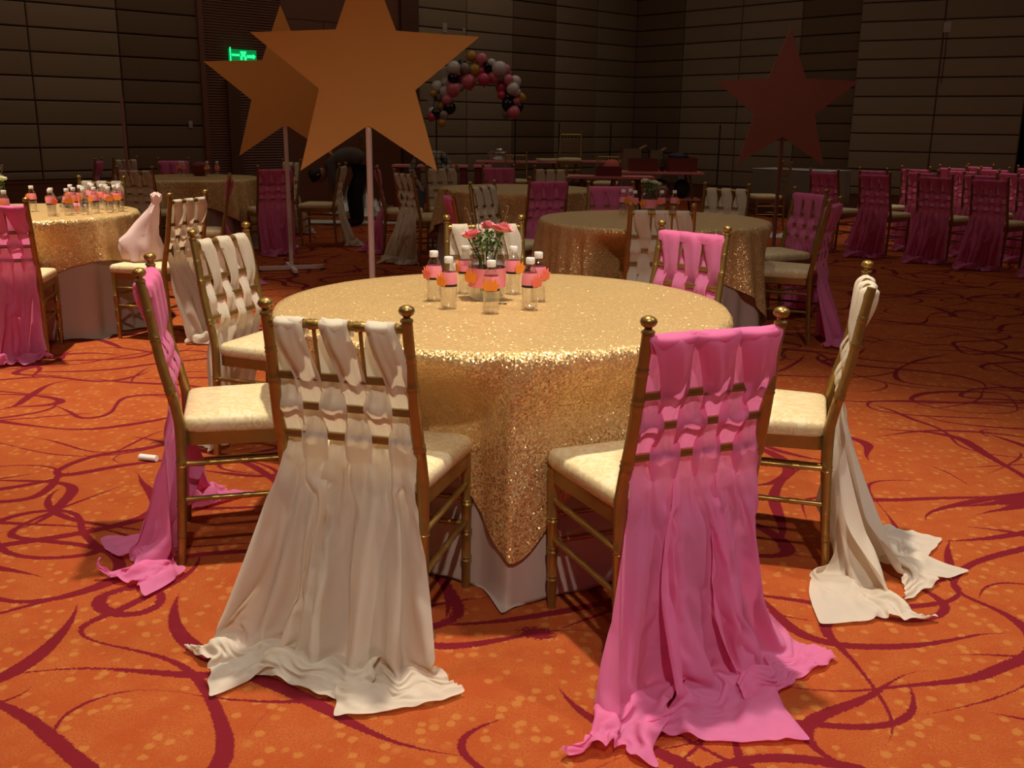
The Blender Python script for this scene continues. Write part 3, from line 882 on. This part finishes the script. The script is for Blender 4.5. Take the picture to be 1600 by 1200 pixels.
round_table(-3.63, 11.24, math.radians(20), 'round banquet table at the far left with four bottles', (), 17, 160,
            'dim gold sequin cloth with four bottles and a dark basket', 'dim floor-length cloth under the far left table cloth')

# ------------------------------------------------------------------ bottles, jars, flowers
ZTOP = ZT + .0085
bottle_body = MB().lathe([(.020, .0), (.026, .004), (.0265, .02), (.0255, .045), (.027, .07), (.0262, .078), (.0275, .086), (.0270, .100), (.0235, .118), (.0175, .134), (.0125, .143), (.0125, .152)], 18).mesh('bottle_body')
bottle_body.materials.append(M['clear'])
bottle_cap = MB().lathe([(.0145, .148), (.015, .150), (.015, .166), (.0135, .168)], 14).mesh('cap', True, 40); bottle_cap.materials.append(M['cap_white'])
bottle_water = MB().lathe([(.018, .002), (.0245, .006), (.0245, .045), (.0255, .075), (.0255, .084)], 14).mesh('water'); bottle_water.materials.append(M['clear'])
band = MB().lathe([(.0282, .080), (.0280, .100), (.0243, .119)], 18); band.f = [f for f in band.f if len(f) == 4]; bottle_band = band.mesh('paper_band'); bottle_band.materials.append(M['paper_pink'])
band = MB().lathe([(.0277, .072), (.0279, .081)], 18); band.f = [f for f in band.f if len(f) == 4]; bottle_strip = band.mesh('dark_label'); bottle_strip.materials.append(M['black'])
def crown(mat):
    pts = [(x * 1.25, z * 1.25) for x, z in [(-.016, -.014), (.016, -.014), (.024, .006), (.016, .004), (.013, .018), (.005, .008), (0, .022), (-.005, .008), (-.013, .018), (-.016, .004), (-.024, .006)]]
    me = MB().prism(pts, -.0310, -.0290).mesh('crown_tag', False)
    me.materials.append(mat); return me
CROWN = [crown(M['paper_orange']), crown(M['paper_coral'])]
def bottle(x, y, z, rz, label, group, crown_k=0, band_on=True, tilt=None):
    e = empty('water_bottle', (x, y, z), rz); tag(e, label, 'bottle', group)
    if tilt: e.rotation_euler = (PI / 2, 0, tilt); e.location.z = z + .0275
    obj('bottle_body', bottle_body, None, e); obj('cap', bottle_cap, None, e); obj('water', bottle_water, None, e)
    if band_on:
        obj('paper_band', bottle_band, None, e); obj('dark_label', bottle_strip, None, e)
    obj('crown_tag', CROWN[crown_k], None, e, (0, 0, .092))
    return e
g = 'bottles around the carnation jar'
for i, (x, y, rz) in enumerate([(-.27, 3.34, -1.0), (-.21, 3.19, -.9), (-.17, 3.49, -1.3), (-.07, 3.11, -.05), (.0, 3.50, .9), (.055, 3.19, .9), (.085, 3.34, 1.0)]):
    bottle(x, y, ZTOP, rz, 'clear water bottle with a coral paper crown beside the carnation jar' if i in (0, 5, 6) else 'clear water bottle with an orange paper crown beside the carnation jar', g + (' with coral crowns' if i in (0, 5, 6) else ' with orange crowns'), 1 if i in (0, 5, 6) else 0)
g = 'bottles on the crowded table'
rng = random.Random(8)
spots = [(-3.20, 6.62), (-2.93, 6.30), (-2.98, 6.42), (-2.86, 6.38), (-2.78, 6.44), (-2.76, 6.56), (-2.92, 6.92), (-2.84, 6.88), (-2.69, 6.62), (-2.66, 6.72), (-2.79, 6.83), (-2.93, 6.74), (-3.02, 6.80), (-2.99, 7.05), (-2.75, 6.95), (-2.72, 6.80), (-2.86, 6.62), (-3.14, 6.14), (-2.87, 6.50)]
for i, (x, y) in enumerate(spots):
    bottle(x, y, ZTOP, rng.uniform(-1.2, 1.4), 'clear water bottle with pink paper band standing on the crowded bright table', g, i % 3 == 1, i % 6 != 4)
for i, (x, y, t) in enumerate([(-3.16, 6.98, 1.2), (-3.02, 6.62, 2.2)]):
    bottle(x, y, ZTOP, 0, 'water bottle with pink band lying on its side on the crowded table', 'fallen bottles on the crowded table', i, True, t)
g = 'bottles on the middle table'
for i, (x, y) in enumerate([(.76, 6.95), (.83, 6.86), (.82, 7.05), (1.02, 6.90), (1.11, 6.92)]):
    bottle(x, y, ZTOP, rng.uniform(-1, 1), 'clear water bottle with pink band on the dim middle table', g, i % 2)
g = 'bottles on the far left table'
for i, (x, y) in enumerate([(-3.83, 11.52), (-3.76, 11.42), (-3.50, 11.46), (-3.40, 11.50)]):
    bottle(x, y, ZTOP, rng.uniform(-1, 1), 'water bottle with faint pink band on the far left table', g, i % 2)

def petal_head(seed, r):
    rng = random.Random(seed); b = MB()
    for k in range(70):
        a = rng.uniform(0, 6.28); el = rng.uniform(.15, 1.45); rr = r * (.55 + .45 * rng.random())
        d = Vector((math.cos(a) * math.cos(el), math.sin(a) * math.cos(el), math.sin(el) * .75)); s = d.cross(Vector((0, 0, 1))).normalized(); u = s.cross(d)
        p0 = d * rr * .25; p1 = d * rr * .8; p2 = d * rr
        w = r * .38
        b.add([p0 - s * w * .3, p0 + s * w * .3, p1 + s * w + u * r * .05, p2 + s * w * .4 + u * r * .12, p2 - s * w * .4 + u * r * .1, p1 - s * w + u * r * .05], [(0, 1, 2, 5), (5, 2, 3, 4)])
    return b.mesh('flower_head')
def leaves(seed, n, r, h):
    rng = random.Random(seed); b = MB()
    for k in range(n):
        a = rng.uniform(0, 6.28); q = rng.random() ** .5 * r; p = Vector((q * math.cos(a), q * math.sin(a), rng.uniform(0, h)))
        d = Vector((rng.uniform(-1, 1), rng.uniform(-1, 1), rng.uniform(-.2, 1))).normalized(); s = d.cross(Vector((.3, .2, 1))).normalized() * .006; d = d * .022
        b.add([p - s * .3, p + d * .5 - s, p + d, p + d * .5 + s], [(0, 1, 2, 3)])
    return b.mesh('leaves', False)
def flower_jar(x, y, label, heads, pm, scale=1., seed=0, twig=True):
    e = tag(empty('flower_jar', (x, y, ZTOP)), label, 'vase'); e.scale = (scale,) * 3
    obj('jar', MB().lathe([(.050, 0), (.057, .004), (.058, .02), (.058, .120), (.054, .136), (.046, .146), (.046, .166), (.048, .168), (.048, .172), (.044, .172), (.043, .148), (.052, .134), (.055, .118), (.055, .012)], 28), M['glass'], e)
    bb = MB().lathe([(.0592, .040), (.0592, .100)], 28); bb.f = [f for f in bb.f if len(f) == 4]
    obj('paper_band', bb.mesh('paper_band'), M['paper_pink'], e)
    o = obj('crown_tag', crown(M['paper_orange']), None, e, (-.030, -.022, .075), -.75)
    w = obj('water', MB().lathe([(.05, .008), (.0535, .02), (.0535, .085)], 24), M['clear'], e)
    rng = random.Random(seed)
    for i, (hx, hy, hz, r) in enumerate(heads):
        st = obj('stem', MB().tube([(rng.uniform(-.02, .02), rng.uniform(-.02, .02), .02), (hx * .4, hy * .4, .12), (hx, hy, hz)], .0028, 6), M['leaf'], e)
        f = obj('flower_head', petal_head(seed + i, r), pm, e, (hx, hy, hz), 0, (hy * -6 * .6, hx * 6 * .6, i))
    obj('leaves', leaves(seed, 170, .055, .06), M['leaf'], e, (0, 0, .145))['kind'] = 'stuff'
    if twig:
        b = MB()
        for k in range(5):
            a = rng.uniform(0, 6.28); tx, ty, tz = rng.uniform(-.07, .07), rng.uniform(-.05, .05), rng.uniform(.24, .32)
            b.tube([(0, 0, .03), (tx * .5, ty * .5, .16), (tx, ty, tz)], .0014, 5)
            for q in range(6):
                c = (tx * (.6 + .07 * q) + rng.uniform(-.012, .012), ty * (.6 + .07 * q) + rng.uniform(-.012, .012), .16 + (tz - .16) * (.3 + .14 * q))
                b.lathe([(.0005, -.003), (.003, 0), (.0005, .003)], 5, c)
        obj('twigs', b, M['twig'], e)
    return e
flower_jar(-.09, 3.38, 'glass jar with pink band holding pink carnations on the main table', [(-.045, -.015, .190, .040), (.045, -.015, .208, .046), (.0, .03, .215, .034), (-.06, .02, .185, .030)], M['petal_pink'], 1.1, 3)
flower_jar(-3.36, 6.46, 'glass jar of white roses on the crowded bottle table', [(.05, 0, .21, .045), (-.03, .01, .22, .045), (.0, .03, .23, .04)], M['petal_white'], 1., 13)
flower_jar(.95, 7.02, 'glass jar of white roses on the dim middle table', [(.03, 0, .20, .045), (-.03, .01, .21, .045), (.06, .03, .19, .04)], M['petal_white'], 1., 23, False)
e = tag(empty('basket', (-3.63, 11.62, ZTOP)), 'dark basket with pinkish contents on the far left table', 'basket')
obj('bowl', MB().lathe([(.07, 0), (.10, .04), (.115, .11), (.11, .11), (.095, .04), (.06, .01)], 18), M['crate'], e)
obj('filling', sphere_mesh('filling', .095, 14, 8, 1, 1, .6, .25, 2), M['maroon'], e, (0, 0, .10))

# plastic bag on the chair seat of the bottle table
def bag():
    b = MB(); rng = random.Random(3); n = 36; rows = []
    for z, rx, ry, cx in [(0, .10, .09, -.01), (.015, .125, .11, -.01), (.08, .135, .115, -.02), (.13, .13, .11, -.03), (.17, .105, .09, -.01), (.24, .075, .065, .03), (.31, .045, .04, .075), (.36, .022, .02, .10), (.385, .03, .028, .11), (.41, .035, .03, .11), (.425, .012, .01, .11)]:
        row = []
        for i in range(n):
            a = 2 * PI * i / n
            k = 1 + .07 * math.sin(a * 7 + z * 30) + .05 * math.sin(a * 4 - z * 22 + 1) + rng.uniform(-.02, .02)
            row.append((cx + rx * k * math.cos(a), ry * k * math.sin(a), z + .008 * math.sin(a * 5 + z * 18) * (z > 0.01)))
        rows.append(row)
    b.rings(rows); return b
o = obj('plastic_bag', bag(), M['bag'], None, (-2.36, 6.30, .487), math.radians(-10)); tag(o, 'pinkish white knotted plastic bag on a chair seat', 'bag')

# ------------------------------------------------------------------ stars on stands
def star(x, y, yaw, mat, pole_mat, label, notch=1.34, W=1.37, board=True, top=1.6):
    e = tag(empty('star_stand' if board else 'pole_stand', (x, y, 0), yaw), label, 'star stand' if board else 'stand')
    R = W / 1.902; r = R * .425
    zc = notch + r * 1.0
    if board:
        pts = []
        for k in range(10):
            a = PI / 2 + k * PI / 5; q = R if k % 2 == 0 else r
            pts.append((q * math.cos(a), zc + q * math.sin(a)))
        obj('star_board', MB().prism(pts, -.022, -.002).mesh('star_board', False), mat, e)
    obj('pole', MB().tube([(0, .018, .04), (0, .018, zc if board else top)], .019, 12), pole_mat, e)
    b = MB().box(-.30, .30, .0, .035, .012, .045).box(-.018, .018, -.28, .32, .014, .043)
    obj('cross_base', b, pole_mat, e)
    for p in ((-.29, .018), (.29, .018), (0, -.27), (0, .31)):
        obj('foot', MB().lathe([(.018, 0), (.02, .003), (.02, .012), (.016, .014)], 10, (p[0], p[1], 0)), M['black'], e)
    return e
star(-.905, 6.28, .10, M['star_orange'], M['pole'], 'big orange star board on a pale pole rising behind the main table')
star(-2.10, 9.30, .35, M['star_orange'], M['pole'], 'orange star board half hidden by the bigger one, cross base on the carpet')
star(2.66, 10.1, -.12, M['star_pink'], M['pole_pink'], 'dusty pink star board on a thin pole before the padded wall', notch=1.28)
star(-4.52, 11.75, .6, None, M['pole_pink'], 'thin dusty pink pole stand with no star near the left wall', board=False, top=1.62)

# ------------------------------------------------------------------ balloon arch and thin black poles
BL = '760,90,50,g 885,125,58,p 980,215,55,k 1010,170,40,w 640,180,40,k 550,235,62,w 430,280,45,c 545,355,55,k 680,240,55,d 800,250,65,g 720,390,75,p 630,360,45,m 545,480,70,p 630,460,35,d 340,460,60,w 450,400,45,w 435,510,55,w 350,570,50,d 460,610,50,p 290,540,30,g 255,640,40,c 385,690,45,g 490,710,58,k 330,775,50,k 275,745,35,w 275,820,40,m 420,800,45,d 400,890,40,g 1110,240,70,w 1180,240,50,p 1040,340,60,p 920,370,60,m 900,270,50,m 1130,330,50,d 1220,365,45,p 1300,390,60,w 1150,460,65,m 1280,480,60,w 1320,510,40,w 1230,580,55,k 1215,660,60,k 1375,580,50,g 1320,620,42,p 1350,690,45,k 1290,750,60,p 1200,770,45,d 1140,550,40,m 1230,720,40,k'.split()
arch = tag(empty('balloon_arch', (-.62, 16.5, 0)), 'arch of pink, white, black and gold balloons on two thin black poles', 'balloon arch')
k_ = 16.5 / 1588 / 8
rng = random.Random(2)
bal_me = MB().lathe([(.02, -1.10), (.12, -1.08), (.08, -1.02), (.30, -.93), (.62, -.70), (.88, -.35), (1.0, .05), (.93, .42), (.72, .73), (.40, .92), (.12, .985), (.01, .99)], 16).mesh('balloon')
bal_by = {}
for s in BL:
    cx, cy, r, c = s.split(','); cx, cy, r = float(cx), float(cy), float(r)
    if c not in bal_by:
        bal_by[c] = bal_me.copy(); bal_by[c].materials.append(BAL[c])
    o = obj('balloon', bal_by[c], None, arch, ((cx - 830) * k_, rng.uniform(-.10, .10), 1.335 + (936 - cy) * k_), 0, (rng.uniform(-.6, .6), rng.uniform(-.6, .6), rng.uniform(0, 6)))
    o.scale = (r * k_ * 1.38,) * 3
pl, pr = (325 - 830) * k_, (1310 - 830) * k_
arc = catmull([(pl, 0, 1.5), (pl - .02, 0, 1.75), (pl + .25, 0, 2.15), (0.02, 0, 2.35), (pr - .25, 0, 2.15), (pr + .02, 0, 1.75), (pr, 0, 1.5)], 24)
obj('arch_hoop', MB().tube(arc, .008, 6), M['black'], arch)
for px in (pl, pr):
    obj('pole', MB().tube([(px, 0, .02), (px, 0, 1.52)], .011, 8), M['black'], arch)
    obj('pole_base', MB().lathe([(.17, 0), (.17, .012), (.03, .022), (.015, .03)], 18, (px, 0, 0)), M['black'], arch)
for (x, y, h, lab) in ((.80, 18.35, 1.44, 'thin black upright pole behind the raised bare chair'), (1.68, 17.8, 1.42, 'thin black upright pole beside the cardboard boxes'),
                       (2.52, 18.0, 1.42, 'thin black upright pole behind the cardboard boxes'), (3.35, 16.6, 1.42, 'thin black upright pole between the boxes and the pink star')):
    e = tag(empty('upright_pole', (x, y, 0)), lab, 'pole')
    obj('pole', MB().tube([(0, 0, .02), (0, 0, h)], .012, 8), M['black'], e)
    obj('pole_base', MB().lathe([(.17, 0), (.17, .012), (.03, .022), (.015, .03)], 18), M['black'], e)

# ------------------------------------------------------------------ long tables with pink runners and clutter
def long_table(x, y, yaw, L, D, label, H=.765, shelf=False, legs='post', drop=0):
    e = tag(empty('folding_table', (x, y, 0), yaw), label, 'table')
    obj('tabletop', MB().box(-L / 2, L / 2, -D / 2, D / 2, H - .035, H - .008), M['table_wood'], e)
    b = MB().box(-L / 2 - .008, L / 2 + .008, -D / 2 - .008, D / 2 + .008, H - .03, H)
    if drop: b.box(L / 2 + .001, L / 2 + .012, -D / 2 - .008, D / 2 + .008, H - drop, H - .02)
    obj('runner', b, M['runner'], e)
    for sx in (-1, 1):
        for sy in (-1, 1):
            xx, yy = sx * (L / 2 - .06), sy * (D / 2 - .05)
            if legs == 'post': b = MB().box(xx - .05, xx + .05, yy - .03, yy + .03, 0, H - .035)
            else: b = MB().tube([(xx - sx * .12, yy, H - .04), (xx, yy, 0)], .018, 8)
            obj('leg', b, M['maroon'] if legs == 'post' else M['table_wood'], e)
    if shelf: obj('shelf', MB().box(-L / 2 + .02, L / 2 - .02, -D / 2 + .02, D / 2 - .02, .38, .40), M['runner'], e)
    return e
long_table(-1.30, 15.6, .0, 1.14, .42, 'pink covered table with maroon legs behind the person in plaid', shelf=True)
long_table(-.50, 15.75, .0, .26, .42, 'narrow pink covered table end with cloth hanging down its side', drop=.28)
long_table(.10, 18.0, .0, 1.55, .40, 'long table with pink runner and crumpled clear plastic near the balloon arch', legs='tube')
long_table(1.52, 18.7, .0, 1.10, .40, 'long table with pink runner near the wall corner', legs='tube')
long_table(1.92, 14.1, .0, 1.38, .45, 'table with orange-pink top carrying crates and a coral dome', legs='tube', shelf=True)
long_table(1.20, 12.6, .0, 1.05, .40, 'low-lit table with pink runner and slanted dark legs behind the dark round table', legs='tube')
def blob(name, x, y, z, sx, sy, sz, mat, label, cat, seed=0, jit=.25, nu=16, nv=10):
    me = sphere_mesh(name, 1., nu, nv, sx, sy, sz, jit, seed)
    o = obj(name, me, mat, None, (x, y, z)); return tag(o, label, cat)
# dome, cartons, crates on and behind the table
o = obj('coral_dome', MB().lathe([(.115, 0), (.118, .02), (.112, .07), (.09, .12), (.05, .15), (.005, .158)], 20), M['coral_fabric'], None, (1.36, 14.10, .766)); tag(o, 'coral pink rounded dome standing on the crate table', 'dome')
def carton(x, y, z, w, d, h, mat, label, cat='box', flaps=True, yaw=0.):
    e = tag(empty('carton', (x, y, z), yaw), label, cat)
    t = .008
    b = MB().box(-w / 2, w / 2, -d / 2, d / 2, 0, t).box(-w / 2, w / 2, -d / 2, -d / 2 + t, t, h).box(-w / 2, w / 2, d / 2 - t, d / 2, t, h).box(-w / 2, -w / 2 + t, -d / 2 + t, d / 2 - t, t, h).box(w / 2 - t, w / 2, -d / 2 + t, d / 2 - t, t, h)
    obj('body', b, mat, e)
    if flaps:
        for s in (-1, 1):
            m = Matrix.Translation((s * w / 2, 0, h)) @ Matrix.Rotation(s * 2.2, 4, 'Y')
            obj('flap', MB().box(0 if s < 0 else -w * .4, w * .4 if s < 0 else 0, -d / 2, d / 2, 0, .005, Matrix.Translation((s * w / 2, 0, h)) @ Matrix.Rotation(-s * .5, 4, 'Y') @ Matrix.Translation((-s * w * .02 + (s * w * .4 if s > 0 else 0) - (w * .4 if s < 0 else 0), 0, 0))), mat, e)
    return e
carton(1.70, 14.75, .0, .26, .28, 1.06, M['card'], 'tall open brown cardboard carton behind the crate table')
carton(2.06, 14.80, .0, .18, .24, 1.04, M['card'], 'narrow brown cardboard carton beside the tall open one')
carton(1.80, 14.12, .766, .40, .28, .17, M['crate'], 'red-brown crate beside the coral dome', 'crate', False)
carton(2.34, 14.12, .766, .40, .28, .19, M['crate'], 'red-brown crate with odds and ends at the table end', 'crate', False)
pp = tag(empty('potted_plant', (2.07, 14.12, .766)), 'dark green bushy plant between the two crates', 'plant')
obj('pot', MB().lathe([(.03, 0), (.04, .06), (.045, .065), (.04, .068)], 14), M['crate'], pp)
lf = obj('leaves', leaves(77, 260, .055, .15), M['leaf'], pp, (0, 0, .06)); lf['kind'] = 'stuff'
blob('cloth_bundle', 2.28, 14.10, .97, .14, .08, .05, M['dark_bag'], 'dark bundle heaped in the red-brown end crate', 'bundle', 5, .4)
blob('orange_bag', 1.75, 14.10, .53, .13, .12, .125, M['orange_bag'], 'orange bag on the shelf under the crate table', 'bag', 6, .3)
blob('plastic_sack', 2.05, 14.10, .53, .15, .12, .125, M['foil'], 'grey plastic sack on the shelf under the crate table', 'sack', 7, .35)
blob('dark_sack', 2.36, 14.10, .53, .11, .12, .125, M['dark_bag'], 'dark blue sack on the shelf under the crate table', 'sack', 8, .3)
blob('clear_wrap', -.25, 17.98, .86, .22, .14, .10, M['glass'], 'crumpled clear plastic wrap on the long pink runner table', 'wrap', 9, .5)
blob('white_bag', -.47, 14.95, .13, .12, .11, .13, M['white_cloth'], 'white paper bag beside the dark far round table', 'bag', 10, .35)
cu = obj('seat_cushion', MB().rings([[(x * s, y * s, z) for x, y in [(-.21, -.19), (.21, -.19), (.22, .2), (-.22, .2)]] for s, z in ((.96, 0), (1, .012), (1, .035), (.94, .046))]), M['damask'], None, (.62, 17.98, .7655), .1)
tag(cu, 'loose cream seat cushion lying on the long pink runner table', 'cushion')
mb = carton(1.17, 12.58, .766, .32, .24, .11, M['maroon'], 'flat mauve box on the low-lit pink runner table', 'box', False)
# cloth-covered table by the right wall
e = tag(empty('covered_table', (4.55, 16.0, 0), -.75), 'table in a grey-brown cloth with white top by the right wall', 'table')
b = MB(); rows = []
for z, g_ in ((.74, 0), (.70, .012), (.4, .03), (.02, .05)):
    row = []
    for i in range(80):
        t = i / 80 * 4; k = int(t); u = t - k
        cx, cy = [(-.65 + 1.3 * u, -.35), (.65, -.35 + .7 * u), (.65 - 1.3 * u, .35), (-.65, .35 - .7 * u)][k]
        q = 1 + g_ * (1 + .6 * math.sin(i * 1.3)); row.append((cx * q, cy * q, z))
    rows.append(row)
b.rings(rows); obj('cloth', b.mesh('cloth'), plain('grey_brown_cloth', (.16, .13, .095), .9), e)
obj('top_cloth', MB().box(-.66, .66, -.36, .36, .741, .748), M['white_cloth'], e)
# crumpled cloths on the floor
def crumple(name, x, y, L, W, h, mat, label, seed, yaw=0.):
    rng = np.random.RandomState(seed); nx, ny = 34, 16; b = MB(); v = []
    a = rng.rand(6) * 6
    for i in range(nx):
        for j in range(ny):
            u, w = i / (nx - 1), j / (ny - 1)
            xx = (u - .5) * L + .05 * math.sin(6 * w + a[0]); yy = (w - .5) * W * (1 + .25 * math.sin(5 * u + a[1]))
            env = math.sin(PI * u) ** .5 * math.sin(PI * w) ** .5
            z = .006 + h * env * abs(.5 * math.sin(9 * u + 4 * w + a[2]) + .35 * math.sin(13 * w - 6 * u + a[3]) + .3 * math.sin(23 * u + 17 * w + a[4]))
            v.append((xx, yy, z))
    b.add(v, [(i * ny + j, (i + 1) * ny + j, (i + 1) * ny + j + 1, i * ny + j + 1) for i in range(nx - 1) for j in range(ny - 1)])
    return tag(obj(name, b.mesh(name), mat, None, (x, y, 0), yaw), label, 'cloth')
crumple('foil_sheet', -2.42, 15.6, 1.05, .8, .42, M['foil'], 'crumpled silvery plastic sheet heaped on the floor behind the bending person', 1)
crumple('dark_cloth', -1.62, 15.0, .45, .35, .12, M['dark_bag'], 'small black cloth heap beside the silvery sheet', 2)
st = obj('white_strip', MB().box(-1.25, 1.25, -.22, .22, .003, .012), M['white_cloth'], None, (-1.72, 14.12, 0), -.03); tag(st, 'long flat white strip on the floor behind the bending person', 'cloth')
crumple('white_floor_cloth', 3.45, 12.85, .55, .3, .06, M['white_cloth'], 'white cloth lying on the carpet behind the dim pink chairs', 4)
crumple('pink_floor_cloth', 3.72, 12.72, .22, .2, .06, M['pink'], 'scrap of pink cloth beside the white cloth on the carpet', 5)
crumple('white_scrap', -2.62, 11.15, .30, .22, .12, M['white_cloth'], 'white crumpled scrap under the side-on chair at the far left table', 6)
o = obj('plastic_pipe', MB().tube([(0, 0, .014), (.075, -.02, .014)], .013, 10), M['cap_white'], None, (-1.52, 3.82, 0)); tag(o, 'short white pipe lying on the carpet behind the pink trailing drape', 'pipe')

# ------------------------------------------------------------------ people
def skin_body(name, J, E, root, mat, parent, sub=2):
    me = bpy.data.meshes.new(name); me.from_pydata([j[:3] for j in J], E, [])
    o = bpy.data.objects.new(name, me); COL.objects.link(o); o.parent = parent
    m = o.modifiers.new('skin', 'SKIN'); m.use_smooth_shade = True
    for i, j in enumerate(J):
        r = j[3]; me.skin_vertices[0].data[i].radius = (r, r if len(j) < 5 else j[4])
        me.skin_vertices[0].data[i].use_root = (i == root)
    s = o.modifiers.new('sub', 'SUBSURF'); s.levels = sub; s.render_levels = sub
    dg = bpy.context.evaluated_depsgraph_get(); dg.update()
    m2 = bpy.data.meshes.new_from_object(o.evaluated_get(dg)); m2.name = name
    bpy.data.objects.remove(o); bpy.data.meshes.remove(me)
    m2.polygons.foreach_set('use_smooth', [True] * len(m2.polygons))
    m2.materials.clear(); m2.materials.append(mat)
    return obj(name, m2, None, parent)
def hand_joints(w, d, n, J, E, s=1.):
    """palm and five bent fingers from wrist index; d finger direction, n palm normal"""
    W = Vector(J[w][:3]); d = Vector(d).normalized(); n = Vector(n).normalized(); t = d.cross(n).normalized()
    pc = len(J); J.append((*(W + d * .05 * s), .030 * s, .016 * s)); E.append((w, pc))
    for k, (off, L) in enumerate(((-.030, .065), (-.010, .078), (.010, .074), (.030, .058))):
        base = W + d * .085 * s + t * off * s
        i0 = len(J); J.append((*base, .0095 * s)); E.append((pc, i0))
        J.append((*(base + d * L * .55 * s + n * .012 * s), .0085 * s)); E.append((i0, i0 + 1))
        J.append((*(base + d * L * .9 * s + n * .038 * s), .007 * s)); E.append((i0 + 1, i0 + 2))
    i0 = len(J); J.append((*(W + d * .035 * s - t * .040 * s), .011 * s)); E.append((pc, i0))
    J.append((*(W + d * .075 * s - t * .060 * s + n * .015 * s), .009 * s)); E.append((i0, i0 + 1))
def head(parent, c, tilt, hair=True):
    """egg-shaped head with nose, ears, eyes, hair; faces local -Y before tilt"""
    b = MB(); prof = [(.001, -.115), (.035, -.108), (.058, -.085), (.070, -.045), (.076, 0), (.078, .04), (.070, .085), (.045, .112), (.001, .122)]
    b.lathe(prof, 18); b.v = [(x, y * 1.22, z) for x, y, z in b.v]
    b.lathe([(.016, -.03), (.013, -.012), (.004, .02)], 8, (0, -.096, 0))
    for s in (-1, 1):
        b.lathe([(.004, -.03), (.014, -.01), (.016, .01), (.006, .03)], 8, (s * .078, .008, 0))
    b.lathe([(.020, -.006), (.022, 0), (.018, .006)], 8, (0, -.078, -.055))
    hd = obj('head', b.mesh('head'), M['skin'], parent, c, 0, tilt)
    b = MB()
    for s in (-1, 1): b.lathe([(.001, -.010), (.011, 0), (.001, .010)], 8, (s * .030, -.084, .012))
    obj('eyes', b.mesh('eyes'), M['hair'], hd)
    if hair:
        b = MB(); b.lathe([(.060, -.055), (.078, -.03), (.086, .01), (.088, .05), (.078, .098), (.05, .126), (.001, .136)], 18)
        b.v = [(x, y * 1.2 + .018, z) for x, y, z in b.v]
        obj('hair', b.mesh('hair'), M['hair'], hd)
    return hd
# bending person (profile, facing -x)
p1 = tag(empty('person', (-2.20, 13.75, 0), .1), 'person in a grey shirt and black trousers bent double over the floor', 'person')
J = [(.12, 0, .84, .15, .15), (.03, 0, .93, .15, .15), (-.12, 0, .93, .17, .16), (-.27, 0, .83, .16, .14), (-.37, 0, .74, .065)]
E = [(0, 1), (1, 2), (2, 3), (3, 4)]
for s in (-1, 1):
    i = len(J)
    J += [(-.29, s * .17, .84, .068), (-.26, s * .20, .60, .052), (-.24, s * .16, .40, .040)]
    E += [(3, i), (i, i + 1), (i + 1, i + 2)]
skin_body('shirt', J, E, 0, M['shirt_grey'], p1)
J = [(.14, 0, .80, .13, .13)]; E = []
for s in (-1, 1):
    i = len(J); J += [(.12, s * .08, .74, .10), (.00 - .05 * s, s * .10, .43, .072), (.03 - .05 * s, s * .10, .10, .058), (.02 - .05 * s, s * .10, .05, .050), (-.14 - .05 * s, s * .11, .04, .042)]
    E += [(0, i), (i, i + 1), (i + 1, i + 2), (i + 2, i + 3), (i + 3, i + 4)]
skin_body('trousers', J, E, 0, M['trousers'], p1)
for s in (-1, 1):
    J = [(-.24, s * .16, .42, .036), (-.25, s * .14, .30, .028)]; E = [(0, 1)]
    hand_joints(1, (-.1, 0, -1), (-1, 0, 0), J, E); skin_body('hand', J, E, 0, M['skin'], p1)
head(p1, (-.47, 0, .68), (math.radians(115), 0, math.radians(-90)))
# seated person in plaid, leaning forward
p2 = tag(empty('person', (-1.16, 14.75, 0), .0), 'person in a grey plaid shirt seated and leaning behind the pink covered table legs', 'person')
J = [(.12, .05, .50, .15, .14), (.10, .0, .66, .15, .12), (.02, -.10, .82, .16, .12), (-.06, -.16, .91, .15, .09), (-.15, -.22, .97, .055)]
E = [(0, 1), (1, 2), (2, 3), (3, 4)]
i = len(J); J += [(-.24, -.18, .90, .062), (-.34, -.20, .74, .050), (-.25, -.36, .60, .038)]; E += [(3, i), (i, i + 1), (i + 1, i + 2)]
i = len(J); J += [(.12, -.14, .95, .062), (.22, -.12, .80, .050), (.12, -.32, .68, .038)]; E += [(3, i), (i, i + 1), (i + 1, i + 2)]
skin_body('shirt', J, E, 0, M['plaid'], p2)
J = [(.10, .05, .48, .165, .14)]; E = []
for s in (-1, 1):
    i = len(J); J += [(.10 + s * .10, -.02, .47, .10), (.08 + s * .26, -.38, .47, .072), (.08 + s * .28, -.36, .10, .052), (.08 + s * .28, -.37, .05, .046), (.08 + s * .29, -.52, .04, .040)]
    E += [(0, i), (i, i + 1), (i + 1, i + 2), (i + 2, i + 3), (i + 3, i + 4)]
skin_body('trousers', J, E, 0, M['jeans'], p2)
for (w, d) in (((-.25, -.36, .60), (.5, -.6, -.6)), ((.12, -.32, .68), (-.6, -.6, -.4))):
    J = [(*w, .034), (w[0] + d[0] * .06, w[1] + d[1] * .06, w[2] + d[2] * .06, .027)]; E = [(0, 1)]
    hand_joints(1, d, (0, -.3, -1), J, E); skin_body('hand', J, E, 0, M['skin'], p2)
head(p2, (-.24, -.29, 1.03), (math.radians(38), math.radians(-20), math.radians(-25)))
stool = tag(empty('stool', (-1.06, 14.85, 0)), 'low dark stool under the seated person in plaid', 'stool')
obj('seat', MB().lathe([(.16, .29), (.17, .30), (.17, .32), (.155, .33)], 20), M['table_wood'], stool)
for k in range(4):
    a = k * PI / 2 + .78; obj('leg', MB().tube([(.12 * math.cos(a), .12 * math.sin(a), .295), (.15 * math.cos(a), .15 * math.sin(a), 0)], .013, 8), M['black'], stool)
